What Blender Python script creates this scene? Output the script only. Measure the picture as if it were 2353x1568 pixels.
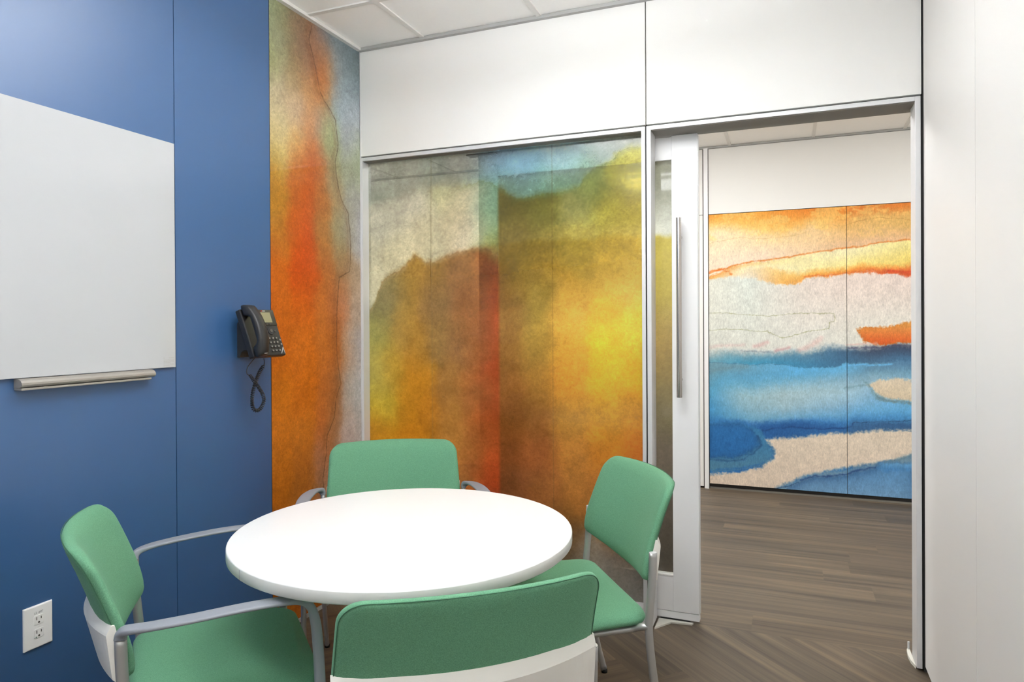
import bpy, bmesh, math, random
import numpy as np
from mathutils import Vector, Matrix

# ------------------------------------------------------------------ scene, camera, light
for o in list(bpy.data.objects): bpy.data.objects.remove(o)
scene = bpy.context.scene
COL = scene.collection
vs = scene.view_settings
scene.display_settings.display_device = 'sRGB'
vs.view_transform = 'Standard'; vs.look = 'None'; vs.gamma = 1.0; vs.use_curve_mapping = False
vs.exposure = 0.40
scene.cycles.max_bounces = 16; scene.cycles.diffuse_bounces = 10; scene.cycles.transparent_max_bounces = 16

IMG_W, IMG_H, FPX = 2353, 1568, 1585.02
YAW, PITCH, ROLL = 0.380695, -0.003733, -0.0054905
cam_d = bpy.data.cameras.new('camera'); cam = bpy.data.objects.new('camera', cam_d); COL.objects.link(cam)
fw = Vector((-math.sin(YAW)*math.cos(PITCH), math.cos(YAW)*math.cos(PITCH), math.sin(PITCH)))
rt = Vector((math.cos(YAW), math.sin(YAW), 0)); up = rt.cross(fw)
rt2 = math.cos(ROLL)*rt + math.sin(ROLL)*up; up2 = -math.sin(ROLL)*rt + math.cos(ROLL)*up
M = Matrix((rt2, up2, -fw)).transposed().to_4x4(); M.translation = Vector((2.03786, -3.00607, 1.33286))
cam.matrix_world = M
cam_d.sensor_fit = 'HORIZONTAL'; cam_d.sensor_width = 36.0
cam_d.lens = FPX/IMG_W*36.0; cam_d.shift_y = -33.32/IMG_W
cam_d.clip_start = 0.02; cam_d.clip_end = 60
scene.camera = cam

world = bpy.data.worlds.new('world'); scene.world = world; world.use_nodes = True
world.node_tree.nodes['Background'].inputs[0].default_value = (0.9, 0.95, 1, 1)
world.node_tree.nodes['Background'].inputs[1].default_value = 0.02

# lamps: unseen pendants added to brighten the room ceiling, flush panels in the corridor
ADDED_PENDANTS = [   # centre, radiance down / sides, radiance up
    ((1.291, -1.15, 2.50), 8.7, 19.0, 'unseen lamp above the table, added in pendant form to brighten the ceiling'),
    ((1.291, -2.55, 2.50), 11.5, 14.0, 'unseen lamp at the camera end of the room, added in pendant form to brighten the ceiling'),
]
ROOM_RGB, HALL_RGB = (0.965, 0.985, 1.0), (0.99, 0.99, 0.985)
LAMPS = [
    ((1.30, 1.25), (1.16, 0.56), 16.0, HALL_RGB, 'ceiling light panel in the corridor outside the sliding door'),
    ((-1.2, 1.25), (1.16, 0.56), 16.0, HALL_RGB, 'ceiling light panel in the corridor behind the printed glass'),
    ((3.74, 1.25), (1.16, 0.56), 12.0, HALL_RGB, 'ceiling light panel at the right end of the corridor'),
]

# ------------------------------------------------------------------ helpers
def lin(c):
    c = np.asarray(c, float)/255.0
    return np.where(c <= 0.04045, c/12.92, ((c+0.055)/1.055)**2.4)
def lin4(c): return tuple(float(v) for v in lin(c)) + (1.0,)

def tag(o, label=None, cat=None, group=None, kind=None):
    if label: o['label'] = label
    if cat: o['category'] = cat
    if group: o['group'] = group
    if kind: o['kind'] = kind
    return o
def thing(name, loc, label, cat, rz=0.0, group=None):
    o = bpy.data.objects.new(name, None); COL.objects.link(o)
    o.empty_display_size = 0.1; o.location = loc; o.rotation_euler = (0, 0, rz)
    return tag(o, label, cat, group)
def link(name, me, mat, parent=None):
    o = bpy.data.objects.new(name, me); COL.objects.link(o)
    if mat is not None:
        for m in (mat if isinstance(mat, (list, tuple)) else [mat]): me.materials.append(m)
    if parent is not None: o.parent = parent
    return o
def mesh(name, verts, faces, mat, parent=None, smooth=False):
    me = bpy.data.meshes.new(name); me.from_pydata([tuple(v) for v in verts], [], faces); me.update()
    bm = bmesh.new(); bm.from_mesh(me); bmesh.ops.recalc_face_normals(bm, faces=bm.faces); bm.to_mesh(me); bm.free()
    if smooth: me.shade_smooth()
    return link(name, me, mat, parent)
def from_bm(name, bm, mat, parent=None, smooth=False):
    me = bpy.data.meshes.new(name); bm.to_mesh(me); bm.free()
    if smooth: me.shade_smooth()
    return link(name, me, mat, parent)
def bbox(bm, a, b, bevel=0.0, seg=2):
    r = bmesh.ops.create_cube(bm, size=1.0); vsn = r['verts']
    for v in vsn:
        v.co = Vector([(a[i]+b[i])/2 + v.co[i]*(b[i]-a[i]) for i in range(3)])
    if bevel > 0:
        es = list({e for v in vsn for e in v.link_edges})
        bmesh.ops.bevel(bm, geom=es, offset=bevel, segments=seg, affect='EDGES', profile=0.5)
def boxes(name, lst, mat, parent=None, bevel=0.0, seg=2):
    bm = bmesh.new()
    for a, b in lst: bbox(bm, a, b, bevel, seg)
    return from_bm(name, bm, mat, parent)
def prism(name, poly, lo, hi, axis, mat, parent=None, bevel=0.0, smooth=False):
    """extrude a 2-D polygon along axis ('x','y','z')."""
    def P(q, t):
        return {'x': (t, q[0], q[1]), 'y': (q[0], t, q[1]), 'z': (q[0], q[1], t)}[axis]
    bm = bmesh.new()
    A = [bm.verts.new(P(q, lo)) for q in poly]; B = [bm.verts.new(P(q, hi)) for q in poly]
    n = len(poly)
    bm.faces.new(A); bm.faces.new(B[::-1])
    for i in range(n): bm.faces.new((A[i], B[i], B[(i+1) % n], A[(i+1) % n]))
    bmesh.ops.recalc_face_normals(bm, faces=bm.faces)
    if bevel > 0:
        bmesh.ops.bevel(bm, geom=list(bm.edges), offset=bevel, segments=2, affect='EDGES', profile=0.5)
    return from_bm(name, bm, mat, parent, smooth)
def catmull(P, n):
    P = [Vector(p) for p in P]; Q = [2*P[0]-P[1]] + P + [2*P[-1]-P[-2]]; out = []
    for i in range(1, len(Q)-2):
        for k in range(n):
            t = k/n; a, b, c, d = Q[i-1], Q[i], Q[i+1], Q[i+2]
            out.append(0.5*((2*b) + (c-a)*t + (2*a-5*b+4*c-d)*t*t + (3*b-a-3*c+d)*t**3))
    out.append(P[-1]); return out
def loft(name, path, wid, thk, mat, parent=None, ref=Vector((1, 0, 0)), n=14, power=2.0, smooth=True):
    """sweep a super-ellipse (wid along ref, thk across) along a path; wid/thk may be lists."""
    N = len(path); V = []; F = []
    W = wid if isinstance(wid, (list, tuple)) else [wid]*N
    T = thk if isinstance(thk, (list, tuple)) else [thk]*N
    for i, p in enumerate(path):
        t = (path[min(i+1, N-1)] - path[max(i-1, 0)]).normalized()
        w = (ref - t*ref.dot(t)).normalized(); h = t.cross(w)
        for k in range(n):
            a = 2*math.pi*k/n; c, s = math.cos(a), math.sin(a)
            x = math.copysign(abs(c)**(2/power), c)*W[i]/2; y = math.copysign(abs(s)**(2/power), s)*T[i]/2
            V.append(p + w*x + h*y)
    for i in range(N-1):
        for k in range(n):
            F.append((i*n+k, i*n+(k+1) % n, (i+1)*n+(k+1) % n, (i+1)*n+k))
    F.append(tuple(range(n))[::-1]); F.append(tuple((N-1)*n+k for k in range(n)))
    o = mesh(name, V, F, mat, parent, smooth)
    if smooth:
        for poly in o.data.polygons:
            if len(poly.vertices) > 4: poly.use_smooth = False
    return o
def cyl(name, c, r, z0, z1, mat, parent=None, n=32, bevel=0.0, r2=None):
    bm = bmesh.new()
    bmesh.ops.create_cone(bm, cap_ends=True, segments=n, radius1=r, radius2=r if r2 is None else r2, depth=z1-z0)
    for v in bm.verts: v.co += Vector((c[0], c[1], (z0+z1)/2))
    if bevel > 0:
        es = [e for e in bm.edges if abs(e.verts[0].co.z-e.verts[1].co.z) < 1e-6]
        bmesh.ops.bevel(bm, geom=es, offset=bevel, segments=3, affect='EDGES', profile=0.5)
    o = from_bm(name, bm, mat, parent)
    for p in o.data.polygons:
        if len(p.vertices) == 4: p.use_smooth = True
    return o
def copy_tree(o, parent=None):
    c = o.copy(); COL.objects.link(c)
    if parent is not None: c.parent = parent
    for ch in list(o.children): copy_tree(ch, c)
    return c

# ------------------------------------------------------------------ materials
def newmat(name):
    m = bpy.data.materials.new(name); m.use_nodes = True
    nt = m.node_tree; return m, nt, nt.nodes['Principled BSDF']
def node(nt, typ, **kw):
    n = nt.nodes.new(typ)
    for k, v in kw.items():
        if hasattr(n, k): setattr(n, k, v)
        else: n.inputs[k].default_value = v
    return n
def plain(name, rgb, rough=0.5, metal=0.0, spec=0.5, coat=0.0, bump=None, var=0.0, vscale=6.0):
    m, nt, b = newmat(name); L = nt.links
    b.inputs['Base Color'].default_value = lin4(rgb); b.inputs['Roughness'].default_value = rough
    b.inputs['Metallic'].default_value = metal; b.inputs['Specular IOR Level'].default_value = spec
    b.inputs['Coat Weight'].default_value = coat
    tc = node(nt, 'ShaderNodeTexCoord')
    if var:
        nz = node(nt, 'ShaderNodeTexNoise'); nz.inputs['Scale'].default_value = vscale; nz.inputs['Detail'].default_value = 3
        L.new(tc.outputs['Object'], nz.inputs['Vector'])
        mr = node(nt, 'ShaderNodeMapRange'); mr.inputs[3].default_value = 1-var; mr.inputs[4].default_value = 1+var
        L.new(nz.outputs['Fac'], mr.inputs[0])
        hv = node(nt, 'ShaderNodeHueSaturation'); hv.inputs['Color'].default_value = lin4(rgb)
        L.new(mr.outputs[0], hv.inputs['Value']); L.new(hv.outputs[0], b.inputs['Base Color'])
    if bump:
        sc, st = bump
        nz = node(nt, 'ShaderNodeTexNoise'); nz.inputs['Scale'].default_value = sc; nz.inputs['Detail'].default_value = 2
        L.new(tc.outputs['Object'], nz.inputs['Vector'])
        bp = node(nt, 'ShaderNodeBump'); bp.inputs['Strength'].default_value = st; bp.inputs['Distance'].default_value = 0.001
        L.new(nz.outputs['Fac'], bp.inputs['Height']); L.new(bp.outputs[0], b.inputs['Normal'])
    return m

MAT = {}
MAT['blue'] = plain('blue_laminate', (50, 91, 139), 0.42, spec=1.0, bump=(900, 0.08))
MAT['white_panel'] = plain('white_laminate', (236, 235, 232), 0.6, spec=0.3, bump=(700, 0.05))
MAT['white_wall'] = plain('white_gloss_wall', (232, 230, 227), 0.42)
MAT['gap'] = plain('dark_gap', (52, 50, 48), 0.8)
MAT['black'] = plain('black_rubber', (18, 18, 18), 0.6)
MAT['alu'] = plain('satin_aluminium', (218, 218, 219), 0.42, metal=0.25)
MAT['alu_dark'] = plain('grey_track_metal', (112, 108, 102), 0.45, metal=0.3)
MAT['soffit_shade'] = plain('grey_soffit_shade', (122, 117, 110), 0.6)  # shade of the head soffits, put into a dark strip colour
MAT['door_white'] = plain('door_white', (238, 238, 239), 0.4)
MAT['steel'] = plain('brushed_steel', (190, 184, 178), 0.24, metal=1.0, bump=(300, 0.05))
MAT['chrome_cap'] = plain('pale_cap', (212, 212, 212), 0.35)
MAT['tube'] = plain('silver_tube', (188, 187, 185), 0.33, metal=0.6)
MAT['arm'] = plain('grey_arm_plastic', (142, 146, 154), 0.5)
MAT['shell'] = plain('cream_shell_plastic', (243, 240, 232), 0.45)
MAT['table'] = plain('white_table_laminate', (240, 240, 239), 0.3)
MAT['table_edge'] = plain('white_table_edge', (228, 227, 224), 0.4)
MAT['tile'] = plain('ceiling_tile', (249, 248, 246), 0.95, spec=0.2, bump=(350, 0.25), var=0.015, vscale=60)
MAT['tee'] = plain('ceiling_tee', (222, 220, 216), 0.5)
MAT['angle'] = plain('ceiling_angle', (170, 170, 168), 0.5)
MAT['board'] = plain('whiteboard_glass', (188, 190, 193), 0.12, coat=0.3)
MAT['tray'] = plain('tray_aluminium', (165, 160, 152), 0.4, metal=0.4)
MAT['phone'] = plain('phone_black', (40, 40, 42), 0.38)
MAT['phone_base'] = plain('phone_base_grey', (46, 48, 52), 0.5)
MAT['phone_bezel'] = plain('phone_glossy_bezel', (48, 46, 40), 0.12)
MAT['screen'] = plain('phone_lcd', (140, 134, 102), 0.25)
MAT['key'] = plain('phone_key', (78, 76, 72), 0.35)
MAT['key_pale'] = plain('phone_pale_key', (136, 136, 132), 0.4)
MAT['mark'] = plain('pale_print', (205, 205, 205), 0.5)
MAT['red'] = plain('red_mark', (190, 40, 35), 0.5)
MAT['label_ink'] = plain('label_ink', (168, 167, 166), 0.7)
MAT['cord'] = plain('cord_black', (44, 42, 42), 0.45)
MAT['outlet'] = plain('outlet_ivory', (250, 249, 247), 0.35)
MAT['slot'] = plain('outlet_slot', (70, 66, 62), 0.7)
MAT['green_dot'] = plain('green_dot', (40, 95, 70), 0.5)
MAT['guide'] = plain('pale_guide_plate', (214, 212, 202), 0.45)
MAT['stone'] = plain('base_metal', (128, 124, 116), 0.45, metal=0.3)

def fabric():
    m, nt, b = newmat('green_woven_fabric'); L = nt.links
    tc = node(nt, 'ShaderNodeTexCoord')
    mp = node(nt, 'ShaderNodeMapping'); mp.inputs['Scale'].default_value = (900, 900, 260)
    L.new(tc.outputs['Object'], mp.inputs['Vector'])
    n1 = node(nt, 'ShaderNodeTexNoise'); n1.inputs['Scale'].default_value = 1.0; n1.inputs['Detail'].default_value = 2
    L.new(mp.outputs[0], n1.inputs['Vector'])
    n2 = node(nt, 'ShaderNodeTexNoise'); n2.inputs['Scale'].default_value = 520; n2.inputs['Detail'].default_value = 1
    L.new(tc.outputs['Object'], n2.inputs['Vector'])
    ad = node(nt, 'ShaderNodeMath', operation='ADD'); L.new(n1.outputs['Fac'], ad.inputs[0]); L.new(n2.outputs['Fac'], ad.inputs[1])
    cr = node(nt, 'ShaderNodeValToRGB')
    e = cr.color_ramp.elements; e[0].position = 0.30; e[0].color = lin4((86, 137, 106)); e[1].position = 0.72; e[1].color = lin4((119, 174, 139))
    hf = node(nt, 'ShaderNodeMath', operation='MULTIPLY'); hf.inputs[1].default_value = 0.5
    L.new(ad.outputs[0], hf.inputs[0]); L.new(hf.outputs[0], cr.inputs[0]); L.new(cr.outputs[0], b.inputs['Base Color'])
    b.inputs['Roughness'].default_value = 0.85; b.inputs['Specular IOR Level'].default_value = 0.25
    b.inputs['Sheen Weight'].default_value = 0.25; b.inputs['Sheen Roughness'].default_value = 0.4
    b.inputs['Sheen Tint'].default_value = lin4((170, 215, 185))
    bp = node(nt, 'ShaderNodeBump'); bp.inputs['Strength'].default_value = 0.16; bp.inputs['Distance'].default_value = 0.0005
    L.new(hf.outputs[0], bp.inputs['Height']); L.new(bp.outputs[0], b.inputs['Normal'])
    return m
MAT['fabric'] = fabric()
MAT['piping'] = plain('dark_green_seam', (66, 112, 84), 0.9)

def floor_mat():
    m, nt, b = newmat('wood_plank_vinyl'); L = nt.links
    uv = node(nt, 'ShaderNodeUVMap', uv_map='plank')
    at = node(nt, 'ShaderNodeAttribute', attribute_name='tone')
    def streak(su, sv, det):
        mp = node(nt, 'ShaderNodeMapping'); mp.inputs['Scale'].default_value = (su, sv, 1)
        L.new(uv.outputs[0], mp.inputs['Vector'])
        n = node(nt, 'ShaderNodeTexNoise'); n.inputs['Scale'].default_value = 1.0; n.inputs['Detail'].default_value = det; n.inputs['Distortion'].default_value = 0.35
        L.new(mp.outputs[0], n.inputs['Vector']); return n
    a = streak(0.9, 26, 4); c = streak(2.2, 90, 3); d = streak(0.5, 9, 2)
    m1 = node(nt, 'ShaderNodeMath', operation='MULTIPLY'); m1.inputs[1].default_value = 0.45; L.new(a.outputs['Fac'], m1.inputs[0])
    m2 = node(nt, 'ShaderNodeMath', operation='MULTIPLY_ADD'); m2.inputs[1].default_value = 0.25; L.new(c.outputs['Fac'], m2.inputs[0]); L.new(m1.outputs[0], m2.inputs[2])
    m3 = node(nt, 'ShaderNodeMath', operation='MULTIPLY_ADD'); m3.inputs[1].default_value = 0.3; L.new(d.outputs['Fac'], m3.inputs[0]); L.new(m2.outputs[0], m3.inputs[2])
    cr = node(nt, 'ShaderNodeValToRGB'); el = cr.color_ramp.elements
    el[0].position = 0.34; el[0].color = lin4((72, 62, 52)); el[1].position = 0.66; el[1].color = lin4((124, 107, 84))
    k = el.new(0.44); k.color = lin4((89, 78, 65)); k = el.new(0.54); k.color = lin4((103, 90, 74))
    L.new(m3.outputs[0], cr.inputs[0])
    mx = node(nt, 'ShaderNodeMix', data_type='RGBA', blend_type='MULTIPLY'); mx.inputs[0].default_value = 1.0
    L.new(cr.outputs[0], mx.inputs[6]); L.new(at.outputs['Color'], mx.inputs[7]); L.new(mx.outputs[2], b.inputs['Base Color'])
    b.inputs['Roughness'].default_value = 0.5; b.inputs['Specular IOR Level'].default_value = 0.35
    bp = node(nt, 'ShaderNodeBump'); bp.inputs['Strength'].default_value = 0.15; bp.inputs['Distance'].default_value = 0.001
    L.new(c.outputs['Fac'], bp.inputs['Height']); L.new(bp.outputs[0], b.inputs['Normal'])
    return m
MAT['floor'] = floor_mat()

def paper_nodes(nt, gain, mottle, bump_st, stretch):
    """printed watercolour on rough paper: painted colour attribute x fine paper mottling."""
    L = nt.links
    at = node(nt, 'ShaderNodeAttribute', attribute_name='print')
    tc = node(nt, 'ShaderNodeTexCoord'); mp = node(nt, 'ShaderNodeMapping'); mp.inputs['Scale'].default_value = stretch
    mp.inputs['Rotation'].default_value = (0.5, 0.6, 0.4)
    L.new(tc.outputs['Object'], mp.inputs['Vector'])
    n1 = node(nt, 'ShaderNodeTexNoise'); n1.inputs['Scale'].default_value = 90; n1.inputs['Detail'].default_value = 5; n1.inputs['Roughness'].default_value = 0.65; n1.inputs['Distortion'].default_value = 0.8
    L.new(mp.outputs[0], n1.inputs['Vector'])
    mr = node(nt, 'ShaderNodeMapRange'); mr.inputs[1].default_value = 0.25; mr.inputs[2].default_value = 0.75
    mr.inputs[3].default_value = gain*(1-mottle); mr.inputs[4].default_value = gain*(1+mottle)
    L.new(n1.outputs['Fac'], mr.inputs[0])
    vm = node(nt, 'ShaderNodeVectorMath', operation='SCALE'); L.new(at.outputs['Color'], vm.inputs[0]); L.new(mr.outputs[0], vm.inputs['Scale'])
    bp = node(nt, 'ShaderNodeBump'); bp.inputs['Strength'].default_value = bump_st; bp.inputs['Distance'].default_value = 0.002
    L.new(n1.outputs['Fac'], bp.inputs['Height'])
    return vm.outputs[0], bp.outputs[0]
def print_mat(name, gain, mottle, rough, bump_st, coat, stretch=(1, 1, 1)):
    m, nt, b = newmat(name)
    c, nrm = paper_nodes(nt, gain, mottle, bump_st, stretch)
    nt.links.new(c, b.inputs['Base Color']); nt.links.new(nrm, b.inputs['Normal'])
    b.inputs['Roughness'].default_value = rough; b.inputs['Coat Weight'].default_value = coat; b.inputs['Coat Roughness'].default_value = 0.03
    b.inputs['Specular IOR Level'].default_value = 0.2
    return m
def film_mat(name, gain, mottle, transp, gloss_rough, back):
    """translucent printed film on glass: part diffuse, part back-lit, part clear tint, with a glossy face."""
    m, nt, b = newmat(name); L = nt.links; nt.nodes.remove(b)
    out = [n for n in nt.nodes if n.type == 'OUTPUT_MATERIAL'][0]
    c, nrm = paper_nodes(nt, gain, mottle, 0.0, (1, 1, 1))
    df = node(nt, 'ShaderNodeBsdfDiffuse'); tl = node(nt, 'ShaderNodeBsdfTranslucent'); tr = node(nt, 'ShaderNodeBsdfTransparent')
    mn = node(nt, 'ShaderNodeVectorMath', operation='MINIMUM'); mn.inputs[1].default_value = (0.96, 0.96, 0.96); L.new(c, mn.inputs[0]); c = mn.outputs[0]
    for s in (df, tl, tr): L.new(c, s.inputs['Color'])
    a = node(nt, 'ShaderNodeMixShader'); a.inputs[0].default_value = back; L.new(df.outputs[0], a.inputs[1]); L.new(tl.outputs[0], a.inputs[2])
    d = node(nt, 'ShaderNodeMixShader'); aa = node(nt, 'ShaderNodeAttribute', attribute_name='print'); am = node(nt, 'ShaderNodeMath', operation='MULTIPLY'); am.inputs[1].default_value = transp
    L.new(aa.outputs['Alpha'], am.inputs[0]); L.new(am.outputs[0], d.inputs[0]); L.new(a.outputs[0], d.inputs[1]); L.new(tr.outputs[0], d.inputs[2])
    fr = node(nt, 'ShaderNodeFresnel'); fr.inputs['IOR'].default_value = 1.45
    gl = node(nt, 'ShaderNodeBsdfGlossy'); gl.inputs['Roughness'].default_value = gloss_rough
    e = node(nt, 'ShaderNodeMixShader'); L.new(fr.outputs[0], e.inputs[0]); L.new(d.outputs[0], e.inputs[1]); L.new(gl.outputs[0], e.inputs[2])
    L.new(e.outputs[0], out.inputs['Surface']); return m
def glass_mat():
    m, nt, b = newmat('clear_glass'); L = nt.links; nt.nodes.remove(b)
    out = [n for n in nt.nodes if n.type == 'OUTPUT_MATERIAL'][0]
    tr = node(nt, 'ShaderNodeBsdfTransparent'); tr.inputs['Color'].default_value = (0.96, 0.98, 0.97, 1)
    gl = node(nt, 'ShaderNodeBsdfGlossy'); gl.inputs['Roughness'].default_value = 0.03
    mx = node(nt, 'ShaderNodeMixShader'); mx.inputs[0].default_value = 0.03
    L.new(tr.outputs[0], mx.inputs[1]); L.new(gl.outputs[0], mx.inputs[2]); L.new(mx.outputs[0], out.inputs['Surface']); return m
MAT['glass'] = glass_mat()
MAT['print_left'] = print_mat('watercolour_wall_print', 0.84, 0.27, 0.6, 0.25, 0.5)
MAT['print_far'] = print_mat('watercolour_mural_print', 0.97, 0.23, 0.75, 0.8, 0.0, (1.3, 1.0, 0.45))
MAT['film'] = film_mat('watercolour_window_film', 1.36, 0.20, 0.52, 0.16, 0.3)
MAT['film_door'] = film_mat('watercolour_door_film', 1.1, 0.14, 0.4, 0.05, 0.65)
def lamp_mat(i, rgb, s):
    m, nt, b = newmat('lamp_diffuser_%s' % i)
    b.inputs['Base Color'].default_value = (0.9, 0.9, 0.9, 1)
    b.inputs['Emission Color'].default_value = rgb + (1,); b.inputs['Emission Strength'].default_value = s
    return m

# ------------------------------------------------------------------ painting the prints (numpy)
def vnoise(x, y, seed):
    r = np.random.RandomState(seed); G = r.rand(256, 256)
    xi = np.floor(x).astype(int); yi = np.floor(y).astype(int); fx = x-xi; fy = y-yi
    fx = fx*fx*(3-2*fx); fy = fy*fy*(3-2*fy)
    g = lambda a, b: G[a % 256, b % 256]
    return (g(xi, yi)*(1-fx)+g(xi+1, yi)*fx)*(1-fy) + (g(xi, yi+1)*(1-fx)+g(xi+1, yi+1)*fx)*fy
def fbm(x, y, seed, octv=4):
    s = 0; a = 0.5; t = 0
    for k in range(octv):
        s = s + a*vnoise(x*2**k+13*k, y*2**k+7*k, seed+k); t += a; a *= 0.55
    return s/t - 0.5
def sstep(x): x = np.clip(x, 0, 1); return x*x*(3-2*x)
class Canvas:
    def __init__(s, u0, u1, v0, v1, res, warp=0.02, wscale=14, seed=1, grain=0.0):
        s.nu = int((u1-u0)/res)+1; s.nv = int((v1-v0)/res)+1
        s.u, s.v = [a.ravel() for a in np.meshgrid(np.linspace(u0, u1, s.nu), np.linspace(v0, v1, s.nv))]
        s.wu = s.u + warp*fbm(s.u*wscale, s.v*wscale, seed) + warp*0.4*fbm(s.u*wscale*5, s.v*wscale*5, seed+20) + warp*0.25*fbm(s.u*wscale*14, s.v*wscale*14, seed+60)
        s.wv = s.v + warp*fbm(s.u*wscale, s.v*wscale, seed+9) + warp*0.4*fbm(s.u*wscale*5, s.v*wscale*5, seed+40) + warp*0.25*fbm(s.u*wscale*14, s.v*wscale*14, seed+80)
        s.C = np.zeros((len(s.u), 3)); s.seed = seed; s.A = np.ones(len(s.u)); s.g = fbm(s.u*75, s.v*75, seed+110, 3)*grain
    def scatter(s, P, su=0.05, sv=0.05):
        """blend colour samples with a soft, slightly long-tailed kernel"""
        P = np.array(P, float); W = np.zeros(len(s.u)); A = np.zeros((len(s.u), 3))
        for q in P:
            d = ((s.wu-q[0])/su)**2+((s.wv-q[1])/sv)**2
            w = np.exp(-0.5*d)+1e-3/(1+d)**3; W += w; A += w[:, None]*q[2:5]
        return A/W[:, None]
    def mix(s, c, m):
        c = np.asarray(c, float); m = m[:, None]
        s.C = s.C*(1-m) + c*m
    def below(s, line, soft):
        L = np.array(line); o = np.argsort(L[:, 0]); vb = np.interp(s.wu, L[o, 0], L[o, 1])
        return sstep((vb - s.wv + s.g)/soft*0.5 + 0.5), vb
    def segdist(s, P, closed):
        P = np.array(P, float); n = len(P); d = np.full(len(s.u), 1e9); ins = np.zeros(len(s.u), bool)
        for i in range(n if closed else n-1):
            a = P[i]; b = P[(i+1) % n]; e = b-a; l = max(e@e, 1e-12)
            t = np.clip(((s.wu-a[0])*e[0]+(s.wv-a[1])*e[1])/l, 0, 1)
            d = np.minimum(d, np.hypot(s.wu-a[0]-t*e[0], s.wv-a[1]-t*e[1]))
            if closed:
                c = ((a[1] > s.wv) != (b[1] > s.wv)) & (s.wu < (b[0]-a[0])*(s.wv-a[1])/((b[1]-a[1]) if b[1] != a[1] else 1e-9)+a[0])
                ins ^= c
        return np.where(ins, d, -d) if closed else d
    def poly(s, P, ct, cb, soft, rim=None, rw=0.0, alpha=1.0):
        d = s.segdist(P, True); Q = np.array(P); t = np.clip((Q[:, 1].max()-s.v)/(np.ptp(Q[:, 1])+1e-6), 0, 1)[:, None]
        c = np.array(ct)*(1-t)+np.array(cb)*t
        if rim is not None:
            k = (np.exp(-np.abs(d)/rw)*0.8)[:, None]; c = c*(1-k)+np.array(rim)*k
        s.mix(c, sstep((d+s.g)/soft*0.5+0.5)*alpha)
    def stroke(s, P, w, c, alpha, jit=0.7):
        d = s.segdist(P, False); n = fbm(s.u*30, s.v*30, s.seed+70)+0.5
        s.mix(c, np.exp(-(d/(w*0.6))**2)*alpha*np.clip(1-jit+2*jit*n, 0, 1))
    def mottle(s, amt, scale):
        n = fbm(s.u*scale, s.v*scale, s.seed+90, 5); s.C = s.C*(1+amt*n)[:, None]
    def build(s, name, mat, place, parent=None):
        co = place(s.u, s.v); nu, nv = s.nu, s.nv
        me = bpy.data.meshes.new(name)
        me.vertices.add(nu*nv); me.vertices.foreach_set('co', co.astype(np.float32).ravel())
        i, j = np.meshgrid(np.arange(nu-1), np.arange(nv-1)); k = (j*nu+i).ravel()
        q = np.stack([k, k+1, k+nu+1, k+nu], 1).astype(np.int32); nf = len(q)
        me.loops.add(nf*4); me.loops.foreach_set('vertex_index', q.ravel())
        me.polygons.add(nf); me.polygons.foreach_set('loop_start', np.arange(0, nf*4, 4, dtype=np.int32))
        me.update(calc_edges=True); me.validate()
        a = me.color_attributes.new('print', 'FLOAT_COLOR', 'POINT')
        C = np.concatenate([lin(np.clip(s.C, 2, 255)), s.A[:, None]], 1)
        a.data.foreach_set('color', C.astype(np.float32).ravel())
        return link(name, me, mat, parent)

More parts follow.
